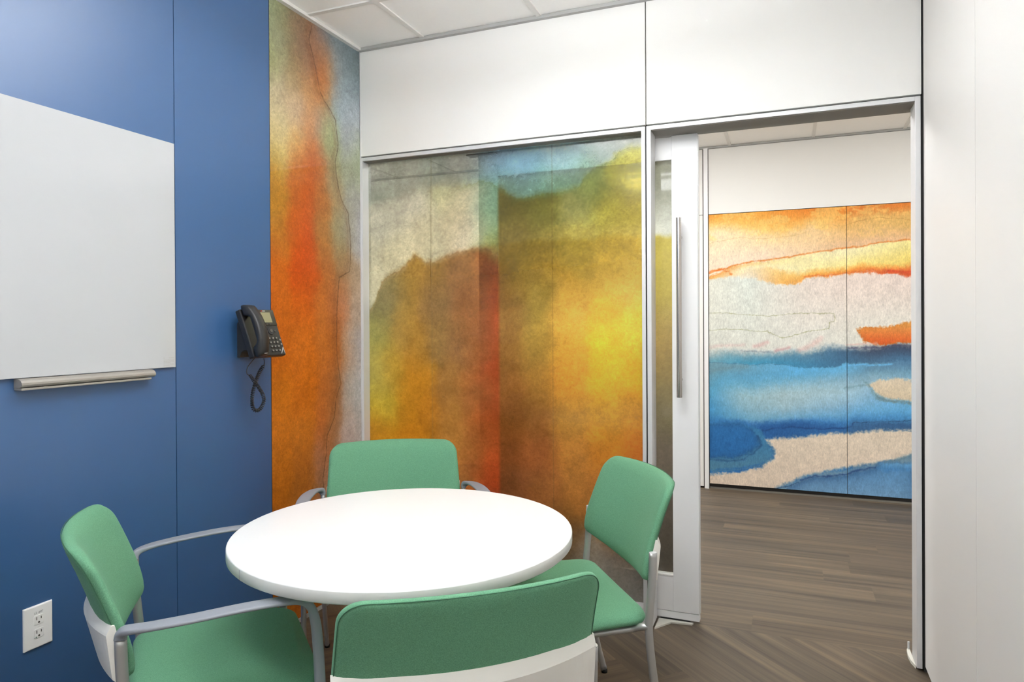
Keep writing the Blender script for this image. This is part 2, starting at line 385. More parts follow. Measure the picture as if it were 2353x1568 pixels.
LEFT_PTS = [(-0.635,2.708,147,157,120),(-0.58,2.674,152,147,109),(-0.465,2.663,144,123,97),(-0.609,2.55,162,162,130),(-0.637,2.446,162,167,109),(-0.525,2.524,159,135,97),(-0.435,2.595,164,117,87),(-0.373,2.638,162,112,81),(-0.308,2.683,135,138,144),(-0.207,2.722,130,143,149),(-0.099,2.719,120,133,138),(-0.032,2.7,115,132,137),(-0.309,2.58,207,128,70),(-0.326,2.513,202,117,66),(-0.294,2.462,212,135,62),(-0.243,2.541,182,150,119),(-0.173,2.585,150,162,168),(-0.102,2.523,155,173,180),(-0.045,2.585,140,157,163),(-0.611,2.362,192,169,148),(-0.526,2.388,187,161,113),(-0.437,2.417,192,150,103),(-0.376,2.376,202,140,80),(-0.612,2.249,211,195,146),(-0.498,2.281,207,180,160),(-0.408,2.286,207,161,119),(-0.328,2.288,187,159,148),(-0.21,2.383,170,189,197),(-0.103,2.414,180,194,202),(-0.047,2.364,185,194,202),(-0.613,2.136,207,186,142),(-0.499,2.164,212,176,103),(-0.393,2.19,212,140,85),(-0.279,2.26,176,178,120),(-0.229,2.209,176,184,130),(-0.105,2.239,180,184,191),(-0.614,2.061,197,171,80),(-0.471,2.073,202,117,56),(-0.394,2.07,197,95,35),(-0.314,2.066,192,112,62),(-0.23,2.104,164,159,124),(-0.106,2.131,167,172,135),(-0.03,2.191,181,190,156),(-0.629,1.945,185,122,32),(-0.501,1.969,195,107,40),(-0.442,1.921,200,90,26),(-0.316,1.943,185,112,53),(-0.215,1.96,180,153,111),(-0.089,1.981,175,173,165),(-0.63,1.833,185,133,40),(-0.617,1.723,190,112,28),(-0.503,1.775,200,90,17),(-0.414,1.707,205,80,20),(-0.318,1.758,180,122,61),(-0.182,1.774,165,153,116),(-0.109,1.826,170,163,143),(-0.042,1.79,185,184,187),(-0.632,1.571,205,102,22),(-0.476,1.583,210,80,11),(-0.4,1.548,205,85,24),(-0.286,1.596,185,112,56),(-0.166,1.605,165,128,85),(-0.075,1.567,185,158,130),(-0.62,1.422,205,104,22),(-0.447,1.426,210,102,21),(-0.321,1.43,200,115,48),(-0.22,1.432,189,110,58),(-0.149,1.455,204,136,97),(-0.057,1.436,195,172,154),(-0.622,1.235,204,104,18),(-0.449,1.229,215,115,28),(-0.29,1.223,209,120,46),(-0.215,1.221,182,104,51),(-0.116,1.217,204,164,134),(-0.048,1.215,193,186,188),(-0.624,1.048,213,120,24),(-0.451,1.031,213,114,24),(-0.292,1.017,202,114,48),(-0.232,1.011,168,109,67),(-0.118,1,196,183,174),(-0.043,0.994,196,197,202),(-0.626,0.86,216,125,35),(-0.453,0.834,211,125,40),(-0.311,0.813,205,113,50),(-0.244,0.823,175,131,93),(-0.12,0.784,205,191,187),(-0.027,0.769,201,197,197),(-0.627,0.711,205,119,30),(-0.455,0.676,193,113,40),(-0.329,0.692,205,143,105),(-0.313,0.607,187,143,111),(-0.158,0.618,199,185,176),(-0.628,0.58,199,113,25),(-0.456,0.578,187,113,40),(-0.63,0.393,187,107,30),(-0.397,0.323,187,107,35),(-0.265,0.388,187,132,82),(-0.126,0.242,193,161,129),(-0.4,0.043,193,107,30),(-0.633,0.113,187,104,20),(-0.128,0.048,193,143,94)]
LEFT_LINE = [(-0.385,2.718),(-0.404,2.647),(-0.373,2.578),(-0.349,2.505),(-0.327,2.431),(-0.295,2.4),(-0.245,2.363),(-0.211,2.33),(-0.194,2.26),(-0.188,2.198),(-0.213,2.129),(-0.196,2.027),(-0.162,1.947),(-0.108,1.891),(-0.088,1.741),(-0.092,1.653),(-0.1,1.598),(-0.184,1.567),(-0.191,1.518),(-0.203,1.432),(-0.212,1.221),(-0.196,1.114),(-0.179,1.049),(-0.218,0.968),(-0.233,0.885),(-0.288,0.809),(-0.295,0.727),(-0.323,0.609),(-0.314,0.504),(-0.348,0.37),(-0.318,0.197)]
FILM_UP = [(0.074,2.135,156,155,147),(0.152,2.106,149,149,138),(0.28,2.128,149,149,139),(0.38,2.13,135,141,133),(0.525,2.128,149,147,139),(0.62,2.14,147,145,141),(0.099,1.976,135,138,125),(0.228,1.945,144,143,129),(0.379,1.978,145,143,123),(0.5,1.99,149,147,119),(0.619,2.045,141,149,129),(0.072,1.82,139,146,138),(0.097,1.662,135,146,138),(0.202,1.791,149,149,129),(0.353,1.827,156,149,113),(0.499,1.775,168,156,121),(0.618,1.79,168,158,125),(0.226,1.679,156,154,142),(0.499,1.732,170,160,130),(0.057,1.551,123,133,121),(0.689,2.102,165,193,215),(0.688,1.976,154,187,182),(0.869,2.065,176,204,226),(1.085,2.086,196,216,229),(1.291,2.097,202,209,209),(1.37,2.128,198,198,187),(0.78,1.969,138,165,143),(0.913,1.979,143,182,165),(1.085,1.976,148,182,154),(1.189,2.027,154,176,154)]
FILM_MID = [(0.304,1.939,168,163,147),(0.452,1.994,173,168,131),(0.548,1.965,178,168,137),(0.619,1.981,180,171,147),(0.688,1.955,143,170,149),(0.687,1.807,159,180,149),(0.5,1.861,179,166,137),(0.353,1.827,175,166,139),(0.618,1.79,187,173,151),(0.71,1.68,170,165,99),(0.824,1.883,132,118,63),(0.977,1.852,138,129,63),(1.126,1.862,165,160,100),(1.209,1.956,150,160,95),(1.37,2.002,185,175,70),(1.429,2.055,200,190,80),(1.289,1.851,180,165,70),(1.408,1.843,190,170,75),(0.823,1.737,138,118,63),(0.955,1.71,154,134,69),(1.125,1.702,180,160,80),(1.329,1.692,200,175,90),(1.427,1.649,215,190,110),(0.976,1.546,176,146,69)]
FILM_LOW = [(0.759,1.531,140,105,50),(0.758,1.385,150,108,52),(0.757,1.218,150,105,50),(0.756,1.05,150,98,44),(0.755,0.882,140,85,38),(0.754,0.715,135,75,36),(0.753,0.547,130,75,38),(0.635,1.535,140,98,55),(0.634,1.386,150,100,52),(0.633,1.217,150,98,50),(0.631,1.004,155,96,46),(0.63,0.792,155,92,44),(0.148,1.548,122,110,74),(0.095,1.437,113,105,74),(0.251,1.567,141,110,52),(0.401,1.606,134,102,50),(0.546,1.623,139,102,60),(0.522,1.559,126,88,55),(0.4,1.476,126,98,60),(0.592,1.472,130,84,48),(0.068,1.302,141,135,74),(0.198,1.302,155,125,63),(0.299,1.214,155,115,47),(0.398,1.258,130,102,60),(0.543,1.259,134,98,60),(0.067,1.099,164,150,74),(0.145,1.101,164,130,47),(0.298,1.06,169,115,32),(0.494,1.043,143,102,50),(0.092,0.92,174,150,47),(0.246,0.926,174,120,32),(0.346,0.864,169,110,32),(0.493,0.892,160,110,47),(0.091,0.762,179,120,26),(0.271,0.772,179,115,26),(0.492,0.762,176,121,52),(0.587,0.682,165,105,47),(0.539,0.572,171,116,59),(0.394,0.561,176,116,47),(0.14,0.429,171,110,47),(0.709,1.617,157,92,45),(0.708,1.47,176,82,42),(0.707,1.301,180,85,42),(0.706,1.091,185,81,38),(0.705,0.88,176,81,38),(0.703,0.69,194,94,47),(0.703,0.606,207,81,36),(0.679,0.519,183,80,38),(0.613,1.004,160,100,50),(0.626,1.301,139,88,52),(0.61,0.577,181,99,49),(0.822,1.55,144,121,55),(0.954,1.547,154,136,66),(1.124,1.541,226,182,89),(1.328,1.535,235,193,99),(1.426,1.513,241,202,119),(0.799,1.385,158,121,61),(0.931,1.383,173,147,68),(1.081,1.381,231,182,85),(1.287,1.36,251,198,79),(1.425,1.358,251,207,85),(0.798,1.218,163,121,55),(0.952,1.219,173,139,61),(1.081,1.22,235,178,69),(1.286,1.241,252,207,58),(1.405,1.242,252,209,74),(0.797,1.051,163,110,46),(0.951,1.055,173,126,53),(1.08,1.059,231,158,58),(1.286,1.103,251,187,58),(1.424,1.126,246,178,51),(0.796,0.884,149,92,42),(0.95,0.891,158,103,46),(1.1,0.898,197,145,57),(1.285,0.906,211,158,51),(1.423,0.913,211,152,51),(0.795,0.717,158,90,47),(0.949,0.727,175,102,54),(1.099,0.737,211,141,64),(1.284,0.749,222,139,50),(1.422,0.757,228,127,50),(0.816,0.531,154,92,52),(0.992,0.546,180,113,59),(1.119,0.557,206,136,64),(1.283,0.571,201,129,64),(1.421,0.583,201,127,68)]
FILM_FOOT = [(1.076,0.412,135,90,43),(1.076,0.31,135,106,72),(1.138,0.237,178,166,148),(1.321,0.181,171,162,151),(1.38,0.091,163,157,148),(0.392,0.342,135,90,43),(0.391,0.167,177,134,85),(0.39,0.014,150,134,111),(0.747,0.273,135,106,72),(0.858,0.099,174,160,139),(0.034,0.192,135,106,72),(0.032,0.011,157,128,98),(1.362,0.402,135,90,43),(1.28,0.037,163,157,148),(0.389,-0.139,142,133,122),(0.031,-0.148,145,133,118),(0.857,-0.067,163,154,142)]
FILM_STILE_EDGE = 0.746  # tone of the door stile behind is painted into the film left of here
FILM_M1 = [(-0.007,1.943),(0.151,1.983),(0.279,2.007),(0.404,2.024),(0.548,2.019),(0.631,2.027),(0.689,2.031),(0.746,1.992),(0.846,1.933),(0.935,1.945),(1.063,1.937),(1.147,1.961),(1.179,2.008),(1.23,2.033),(1.291,2.058),(1.35,2.091),(1.39,2.107),(1.448,2.118)]
FILM_M2 = [(-0.011,1.371),(0.048,1.46),(0.096,1.545),(0.175,1.596),(0.239,1.619),(0.277,1.668),(0.297,1.694),(0.332,1.657),(0.376,1.647),(0.498,1.681),(0.64,1.708),(0.744,1.658),(0.844,1.581),(0.976,1.515),(1.145,1.521),(1.288,1.537),(1.445,1.513)]
DOOR_PTS = [(1.521,2.023,138,138,121),(1.521,1.906,151,151,140),(1.52,1.779,222,222,212)]
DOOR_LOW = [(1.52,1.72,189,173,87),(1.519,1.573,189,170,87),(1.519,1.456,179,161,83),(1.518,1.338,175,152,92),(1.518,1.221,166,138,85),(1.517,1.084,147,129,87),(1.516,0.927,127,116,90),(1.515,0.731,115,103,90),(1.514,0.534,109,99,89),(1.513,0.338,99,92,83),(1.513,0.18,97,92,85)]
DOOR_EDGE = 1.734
FAR_B = [([(1.445,2.088),(1.543,2.101),(1.624,2.085),(1.724,2.065),(1.794,2.051),(1.892,2.032),(1.989,2.024),(2.065,2.043),(2.132,2.065),(2.179,2.091),(2.226,2.105),(2.272,2.082),(2.327,2.066),(2.382,2.073),(2.445,2.065),(2.544,2.086),(2.676,2.1),(2.806,2.08),(2.882,2.068)],0.035),([(1.443,1.708),(1.541,1.737),(1.623,1.782),(1.793,1.802),(1.988,1.82),(2.178,1.848),(2.327,1.874),(2.445,1.885),(2.632,1.906),(2.882,1.93)],0.006),([(1.443,1.692),(1.622,1.713),(1.743,1.751),(1.891,1.777),(1.988,1.732),(2.131,1.712),(2.271,1.731),(2.444,1.735),(2.543,1.765),(2.631,1.745),(2.762,1.741),(2.881,1.743)],0.016),([(1.443,1.676),(1.622,1.697),(1.792,1.676),(1.89,1.637),(2.035,1.626),(2.13,1.641),(2.159,1.676),(2.326,1.686),(2.444,1.697),(2.631,1.699),(2.718,1.683),(2.881,1.662)],0.008),([(1.441,1.089),(1.59,1.107),(1.69,1.092),(1.77,1.098),(1.927,1.094),(2.081,1.111),(2.138,1.097),(2.232,1.123),(2.324,1.141),(2.442,1.132),(2.585,1.149),(2.717,1.164),(2.88,1.174)],0.022),([(1.44,1.016),(1.69,1.007),(1.985,1.01),(2.081,0.997),(2.175,0.985),(2.268,0.986),(2.36,1.002),(2.442,1.022),(2.629,1.031),(2.879,1.048)],0.005),([(1.439,0.746),(1.537,0.813),(1.639,0.832),(1.789,0.82),(1.984,0.847),(2.175,0.862),(2.36,0.877),(2.54,0.892),(2.629,0.924),(2.879,0.93)],0.055),([(1.439,0.66),(1.587,0.602),(1.788,0.579),(1.983,0.609),(2.174,0.627),(2.359,0.646),(2.441,0.659),(2.54,0.683),(2.715,0.705),(2.878,0.721)],0.05),([(1.438,0.509),(1.536,0.536),(1.688,0.538),(1.867,0.536),(1.983,0.557),(2.126,0.574),(2.267,0.566),(2.44,0.569),(2.495,0.586),(2.628,0.593),(2.878,0.612)],0.018)]
FAR_C = [[(1.449,(238,160,70),(242,196,110)),(1.748,(240,172,78),(245,200,115)),(2.189,(232,140,58),(240,180,92)),(2.429,(232,142,60),(238,180,100)),(2.488,(228,135,62),(228,175,100)),(2.873,(225,130,55),(222,180,110))],[(1.449,(243,224,186),(240,220,196)),(1.877,(243,215,165),(240,216,192)),(2.189,(240,205,150),(236,205,165)),(2.459,(232,188,120),(228,190,150)),(2.873,(222,180,105),(228,185,140))],[(1.449,(225,130,60),(232,160,80)),(1.683,(235,195,130),(236,225,190)),(2.003,(240,226,165),(236,228,185)),(2.429,(242,234,190),(240,225,150)),(2.873,(236,224,150),(232,205,110))],[(1.449,(232,190,120),(225,215,195)),(1.748,(232,215,180),(225,218,200)),(2.003,(236,195,120),(232,175,95)),(2.22,(238,190,105),(236,160,75)),(2.459,(238,170,85),(232,140,60)),(2.69,(235,165,80),(215,95,55)),(2.873,(228,135,65),(205,80,50))],[(1.449,(222,222,210),(217,219,210)),(1.748,(214,220,212),(218,220,211)),(2.189,(226,214,204),(220,221,213)),(2.488,(228,212,202),(220,220,210)),(2.873,(226,210,200),(220,220,210))],[(1.449,(160,185,190),(110,165,185)),(1.748,(120,160,178),(70,150,185)),(2.097,(95,140,165),(70,140,180)),(2.4,(75,110,140),(70,115,150)),(2.605,(64,76,98),(75,110,140)),(2.873,(62,70,92),(75,115,150))],[(1.449,(115,155,170),(95,165,200)),(1.683,(110,160,185),(88,165,208)),(2.097,(98,175,222),(100,170,210)),(2.429,(105,178,222),(115,165,195)),(2.605,(95,140,170),(110,150,172)),(2.873,(88,130,165),(105,150,175))],[(1.449,(90,165,208),(80,155,205)),(1.683,(160,195,205),(130,180,205)),(2.003,(175,200,205),(155,190,205)),(2.429,(175,205,215),(140,185,215)),(2.873,(140,185,215),(110,175,220))],[(1.449,(80,155,205),(62,130,190)),(1.845,(100,165,205),(70,130,190)),(2.189,(90,160,210),(62,125,190)),(2.459,(95,165,215),(70,135,195)),(2.873,(105,175,220),(80,150,205))],[(1.449,(60,125,185),(58,120,180)),(1.683,(50,108,175),(50,110,175)),(2.003,(45,95,155),(70,120,165)),(2.4,(52,105,165),(80,140,190)),(2.488,(62,105,150),(70,120,165)),(2.873,(58,98,140),(70,115,155))]]
FAR_POLY = [([(2.508,1.283),(2.532,1.26),(2.546,1.22),(2.568,1.192),(2.63,1.175),(2.717,1.162),(2.803,1.174),(2.905,1.19),(2.906,1.351),(2.838,1.326),(2.769,1.307),(2.63,1.293)],(222,170,88),(220,92,44),0.006,(190,110,40),0.01),([(1.438,0.52),(1.688,0.53),(1.808,0.517),(1.847,0.467),(1.876,0.406),(1.924,0.326),(1.914,0.273),(1.865,0.233),(1.737,0.198),(1.586,0.176),(1.437,0.15)],(62,130,182),(85,135,165),0.012,None,0),([(1.433,0.52),(1.688,0.53),(1.768,0.505),(1.807,0.444),(1.832,0.377),(1.767,0.31),(1.637,0.26),(1.432,0.246)],(50,115,178),(46,108,172),0.012,(45,90,135),0.02),([(1.866,0.416),(2.04,0.44),(2.266,0.479),(2.44,0.503),(2.715,0.533),(2.903,0.545),(2.903,0.383),(2.801,0.331),(2.697,0.308),(2.627,0.28),(2.448,0.247),(2.265,0.193),(2.125,0.142),(2.02,0.082),(1.933,0.035),(1.884,-0.052),(1.42,-0.094),(1.421,0.116),(1.504,0.136),(1.687,0.15),(1.846,0.204),(1.929,0.272),(1.936,0.326),(1.905,0.382)],(222,208,188),(226,208,190),0.01,None,0),([(2.571,0.863),(2.672,0.903),(2.768,0.917),(2.904,0.887),(2.904,0.754),(2.802,0.751),(2.698,0.763),(2.637,0.794),(2.611,0.833)],(216,202,178),(212,196,168),0.008,None,0),([(2.598,0.844),(2.567,0.883),(2.54,0.902),(2.58,0.873),(2.624,0.805),(2.641,0.757),(2.698,0.741),(2.904,0.727),(2.904,0.751),(2.802,0.749),(2.698,0.76),(2.637,0.792)],(110,148,160),(112,140,150),0.008,None,0),([(1.845,-0.077),(1.962,0.046),(2.039,0.065),(2.134,0.129),(2.228,0.177),(2.339,0.196),(2.439,0.213),(2.538,0.245),(2.644,0.283),(2.714,0.305),(2.903,0.369),(2.902,-0.058),(1.844,-0.16)],(120,150,168),(130,165,195),0.016,None,0),([(1.923,-0.069),(2.039,0.053),(2.134,0.112),(2.228,0.152),(2.339,0.165),(2.439,0.188),(2.538,0.227),(2.627,0.247),(2.662,0.294),(2.732,0.307),(2.818,0.3),(2.903,0.32),(2.902,-0.058),(1.923,-0.153)],(85,140,190),(140,175,205),0.012,(48,85,130),0.03),([(2.649,0.248),(2.671,0.289),(2.732,0.301),(2.818,0.295),(2.903,0.315),(2.902,0.252),(2.8,0.25),(2.714,0.229)],(115,172,212),(70,130,190),0.012,None,0)]
FAR_STROKE = [([(1.442,1.408),(1.672,1.405),(1.742,1.392),(1.889,1.377),(1.986,1.381),(2.063,1.399),(2.176,1.4),(2.362,1.398),(2.369,1.37),(2.357,1.348),(2.33,1.338),(2.324,1.277)],0.004,(150,152,105),0.7),([(2.327,1.341),(2.324,1.28),(2.269,1.27),(2.213,1.27),(2.129,1.245),(2.005,1.214),(1.976,1.214),(1.938,1.229),(1.889,1.255),(1.691,1.282),(1.59,1.282),(1.447,1.271)],0.004,(142,146,92),0.75),([(1.444,1.97),(1.593,1.99),(1.694,2.006),(1.892,1.985),(2.084,2.006),(2.272,2.047),(2.327,2.074),(2.382,2.066),(2.445,2.067)],0.004,(205,160,100),0.4),([(2.445,2.065),(2.544,2.089),(2.676,2.107),(2.806,2.087),(2.882,2.065)],0.004,(180,120,60),0.45),([(1.443,1.729),(1.521,1.764),(1.592,1.767),(1.653,1.791),(1.793,1.812),(1.988,1.827),(2.178,1.856),(2.327,1.88),(2.445,1.892),(2.632,1.912),(2.882,1.937)],0.009,(218,120,45),0.8),([(1.443,1.74),(1.49,1.76),(1.562,1.76),(1.602,1.735),(1.622,1.713)],0.012,(222,110,40),0.75),([(2.159,1.686),(2.326,1.691),(2.444,1.702),(2.631,1.703),(2.718,1.688),(2.881,1.668)],0.009,(215,105,50),0.6),([(2.718,1.698),(2.805,1.695),(2.907,1.702)],0.016,(205,75,45),0.75),([(1.792,1.477),(1.831,1.482)],0.02,(215,220,214),0.3),([(1.456,1.138),(1.59,1.149),(1.711,1.155)],0.022,(215,180,178),0.4),([(1.79,1.15),(1.889,1.172)],0.026,(215,160,160),0.5),([(1.947,1.115),(2.043,1.135)],0.02,(200,140,145),0.55),([(2.109,1.112),(2.176,1.148),(2.269,1.199)],0.03,(220,175,170),0.45),([(2.442,1.16),(2.541,1.172),(2.647,1.179)],0.014,(225,180,170),0.5),([(1.691,1.108),(1.81,1.114),(1.927,1.103)],0.012,(95,105,130),0.4),([(2.451,1.135),(2.585,1.151),(2.717,1.152),(2.88,1.163)],0.012,(52,50,80),0.55),([(1.44,1.016),(1.69,1.007),(1.985,1.01),(2.081,0.997),(2.175,0.985),(2.268,0.986),(2.36,1.002)],0.003,(60,100,130),0.6),([(2.451,1.015),(2.629,1.018),(2.742,1.025)],0.011,(110,182,228),0.85),([(1.466,0.95),(1.589,0.974),(1.73,0.987)],0.03,(115,150,162),0.6),([(1.847,0.483),(1.983,0.514),(2.041,0.527),(2.126,0.521),(2.267,0.522),(2.44,0.541),(2.486,0.571)],0.01,(38,70,120),0.65),([(2.477,0.579),(2.628,0.591),(2.887,0.612)],0.003,(35,55,85),0.7),([(2.432,0.839),(2.584,0.863),(2.611,0.805),(2.637,0.766)],0.014,(115,150,165),0.55),([(1.442,0.236),(1.586,0.235),(1.707,0.254),(1.787,0.306),(1.837,0.372),(1.812,0.439)],0.012,(42,80,122),0.6),([(1.886,0.407),(1.929,0.326),(1.919,0.268),(1.846,0.216),(1.707,0.18),(1.483,0.148)],0.008,(95,140,160),0.5),([(2.125,0.118),(2.228,0.16),(2.339,0.166),(2.439,0.193),(2.538,0.23),(2.635,0.252)],0.011,(36,66,118),0.7),([(1.962,0.046),(2.039,0.063),(2.106,0.101)],0.005,(36,62,100),0.7),([(2.697,0.301),(2.801,0.325),(2.903,0.378)],0.014,(110,140,152),0.7)]

# ------------------------------------------------------------------ the room shell
H = 2.743            # ceiling height
XR = 2.515           # right wall face
YF = 2.745           # far corridor wall
YREAR = -3.55
DOOR_Y = 0.128

def planks(name, rects, parent=None):
    """floor of vinyl planks: rects = (x0,x1,y0,y1,mode)"""
    bm = bmesh.new(); uvl = bm.loops.layers.uv.new('plank'); cl = bm.loops.layers.float_color.new('tone')
    rnd = random.Random(7); W, LEN = 0.184, 1.22
    def addq(bmx, uvx, clx, o, du, dv, l, w):
        vv = [bmx.verts.new((o[0]+du[0]*a+dv[0]*b, o[1]+du[1]*a+dv[1]*b, 0)) for a, b in ((0, 0), (l, 0), (l, w), (0, w))]
        f = bmx.faces.new(vv); ou, ov = rnd.uniform(0, 50), rnd.uniform(0, 50); t = rnd.uniform(0.87, 1.1); g = rnd.uniform(-0.015, 0.015)
        for lp, (a, b) in zip(f.loops, ((0, 0), (l, 0), (l, w), (0, w))):
            lp[uvx].uv = (ou+a, ov+b); lp[clx] = (t+g, t, t-g, 1)
    for (x0, x1, y0, y1, mode) in rects:
        b2 = bmesh.new(); u2 = b2.loops.layers.uv.new('plank'); c2 = b2.loops.layers.float_color.new('tone')
        if mode == 'x':
            y = y0; r = 0
            while y < y1:
                x = x0 - rnd.uniform(0, LEN)
                while x < x1:
                    addq(b2, u2, c2, (x, y), (1, 0), (0, 1), LEN, W); x += LEN
                y += W; r += 1
        else:                                         # herringbone laid at 45 degrees
            s = math.sqrt(0.5); d1 = (s, -s); d2 = (s, s); k = 6; l = W*k; ox, oy = mode
            for i in range(-40, 41):
                for j in range(-6, 7):
                    # classic herringbone lattice: step (W,W) along the zigzag, (l,-l) between zigzags
                    a = i*W + j*l; b = i*W - j*l
                    o = (ox + d1[0]*a + d2[0]*b, oy + d1[1]*a + d2[1]*b)
                    if not (x0-3 < o[0] < x1+3 and y0-3 < o[1] < y1+3): continue
                    addq(b2, u2, c2, o, d1, d2, l, W)
                    o2 = (o[0]+d2[0]*W, o[1]+d2[1]*W)
                    addq(b2, u2, c2, o2, d2, d1, l, W)
        for co, no in (((x0, 0, 0), (-1, 0, 0)), ((x1, 0, 0), (1, 0, 0)), ((0, y0, 0), (0, -1, 0)), ((0, y1, 0), (0, 1, 0))):
            bmesh.ops.bisect_plane(b2, geom=list(b2.verts)+list(b2.edges)+list(b2.faces), plane_co=co, plane_no=no, clear_outer=True)
        me = bpy.data.meshes.new('tmp'); b2.to_mesh(me); b2.free(); bm.from_mesh(me); bpy.data.meshes.remove(me)
    for f in bm.faces:
        if f.normal.z < 0: f.normal_flip()
    return from_bm(name, bm, MAT['floor'], parent)
fl = planks('floor', [(-2.6, 5.2, DOOR_Y, YF+0.03, 'x'), (-0.02, XR+0.05, YREAR, DOOR_Y, (1.53, 0.33))])
tag(fl, 'grey-brown wood plank floor running from the room out into the corridor', 'floor', kind='structure')
slab = boxes('subfloor', [((-2.7, YREAR-0.1, -0.12), (5.3, YF+0.1, -0.004))], MAT['stone'], fl)

# left wall: blue laminate panels with fine reveals
wl = boxes('wall_left', [((0-0.02, -2.16, 0.02), (0, -1.1605, 2.731)), ((-0.02, YREAR, 0.02), (0, -2.163, 2.731)), ((-0.02, -1.1575, 0.02), (0, -0.6695, 2.731))], MAT['blue'])
tag(wl, 'matt blue panelled left wall carrying the whiteboard and telephone', 'wall', kind='structure')
boxes('backing', [((-0.10, YREAR, 0), (-0.021, 0.0, H+0.03))], MAT['gap'], wl)
bl = boxes('baseboard_left', [((-0.02, YREAR, 0.0), (0.003, -0.001, 0.018))], MAT['angle'])
tag(bl, 'thin grey base strip along the foot of the left wall', 'baseboard', kind='structure')

# printed end panel of the left wall
cv = Canvas(-0.6665, -0.004, 0.02, 2.731, 0.0034, warp=0.05, wscale=9, seed=3)
cv.C = cv.scatter(LEFT_PTS, 0.042, 0.075)
cv.mottle(0.16, 26); cv.mottle(0.12, 90)
cv.wu = cv.u + 0.012*fbm(cv.u*30, cv.v*30, 5); cv.wv = cv.v + 0.012*fbm(cv.u*30, cv.v*30, 6)
cv.stroke(LEFT_LINE, 0.0042, (84, 60, 42), 0.75, 0.85)
cv.stroke([(a-0.02, b) for a, b in LEFT_LINE], 0.03, (120, 78, 45), 0.22, 0.8)
for q in [(631, 185), (660, 255), (700, 250)]: pass
pl_ = thing('printed_wall_panel', (0, -0.335, 0.02), 'tall narrow orange and sage watercolour print panel on the left wall beside the glass', 'wall panel')
def at_local(o, fn): return lambda u, v: fn(u, v) - np.array(o.location)
cv.build('print_face', MAT['print_left'], at_local(pl_, lambda u, v: np.stack([0*u, u, v], 1)), pl_)
b_ = boxes('panel_core', [((-0.02, -0.6665, 0.02), (-0.0006, -0.004, 2.7305))], MAT['gap'], pl_); b_.location = -Vector(pl_.location)

# back wall: two white header panels over the glass and the doorway
wb = boxes('wall_back', [((0.001, 0, 2.197), (1.4645, 0.02, 2.731)), ((1.4695, 0, 2.197), (2.5095, 0.02, 2.731))], MAT['white_panel'])
tag(wb, 'white panelled header wall above the glass and the doorway', 'wall', kind='structure')
boxes('backing', [((0.0, 0.022, 2.185), (XR+0.02, 0.10, H+0.03))], MAT['gap'], wb)
boxes('corridor_face', [((-2.6, 0.10, 2.18), (5.2, 0.112, H)), ((-2.6, 0.10, 0), (-0.02, 0.112, 2.18)), ((2.56, 0.10, 0), (5.2, 0.112, 2.18))], MAT['white_panel'], wb)
boxes('jamb_core', [((-0.10, 0.0, 0), (-0.006, 0.10, H)), ((2.513, 0.004, 0), (2.56, 0.10, H))], MAT['gap'], wb)

# right wall
wr = boxes('wall_right', [((XR, -0.7795, 0.028), (XR+0.02, -0.012, 2.731)), ((XR, -2.0, 0.028), (XR+0.02, -0.7825, 2.731)), ((XR, YREAR, 0.028), (XR+0.02, -2.003, 2.731))], MAT['white_wall'])
tag(wr, 'white panelled right wall with one vertical joint', 'wall', kind='structure')
boxes('backing', [((XR+0.0205, YREAR, 0), (XR+0.10, -0.004, H+0.03))], MAT['gap'], wr)
br = boxes('baseboard_right', [((XR+0.012, YREAR, 0.0), (XR+0.0195, -0.012, 0.026))], MAT['angle'])
tag(br, 'recessed grey base strip under the right wall', 'baseboard', kind='structure')
wq = boxes('wall_rear', [((-0.1, YREAR-0.08, 0), (XR+0.1, YREAR, H+0.03))], MAT['white_panel'])
tag(wq, 'white rear wall behind the camera', 'wall', kind='structure')

# ceiling: lay-in tiles and tees, room and corridor
def cut_plane(x0, x1, y0, y1, holes):
    xs = sorted({x0, x1} | {h[0] for h in holes} | {h[1] for h in holes}); ys = sorted({y0, y1} | {h[2] for h in holes} | {h[3] for h in holes})
    out = []
    for i in range(len(xs)-1):
        for j in range(len(ys)-1):
            cx, cy = (xs[i]+xs[i+1])/2, (ys[j]+ys[j+1])/2
            if any(h[0] < cx < h[1] and h[2] < cy < h[3] for h in holes): continue
            out.append(((xs[i], ys[j], H+0.004), (xs[i+1], ys[j+1], H+0.024)))
    return out
hol = [(c[0]-s[0]/2, c[0]+s[0]/2, c[1]-s[1]/2, c[1]+s[1]/2) for c, s, e, k, l in LAMPS]
ce = boxes('ceiling', cut_plane(-0.02, XR+0.02, YREAR, 0.06, [h for h in hol if h[3] < 0.06]) + cut_plane(-2.6, 5.2, 0.06, YF+0.02, [h for h in hol if h[2] > 0.06]), MAT['tile'])
tag(ce, 'white suspended tile ceiling', 'ceiling', kind='structure')
te = []
for x in (0.375, 0.985, 1.596, 2.206): te.append(((x-0.0115, YREAR, H-0.003), (x+0.0115, -0.0, H+0.006)))
for y in (-0.431, -1.041, -1.651, -2.26, -2.87): te.append(((0, y-0.0115, H-0.0028), (XR, y+0.0115, H+0.006)))
for k in range(-7, 7): te.append(((1.612+0.61*k-0.0115, 0.112, H-0.003), (1.612+0.61*k+0.0115, YF, H+0.006)))
for y in (0.34, 0.95, 1.56, 2.17): te.append(((-2.6, y-0.0115, H-0.0028), (5.2, y+0.0115, H+0.006)))
boxes('ceiling_grid', te, MAT['tee'], ce)
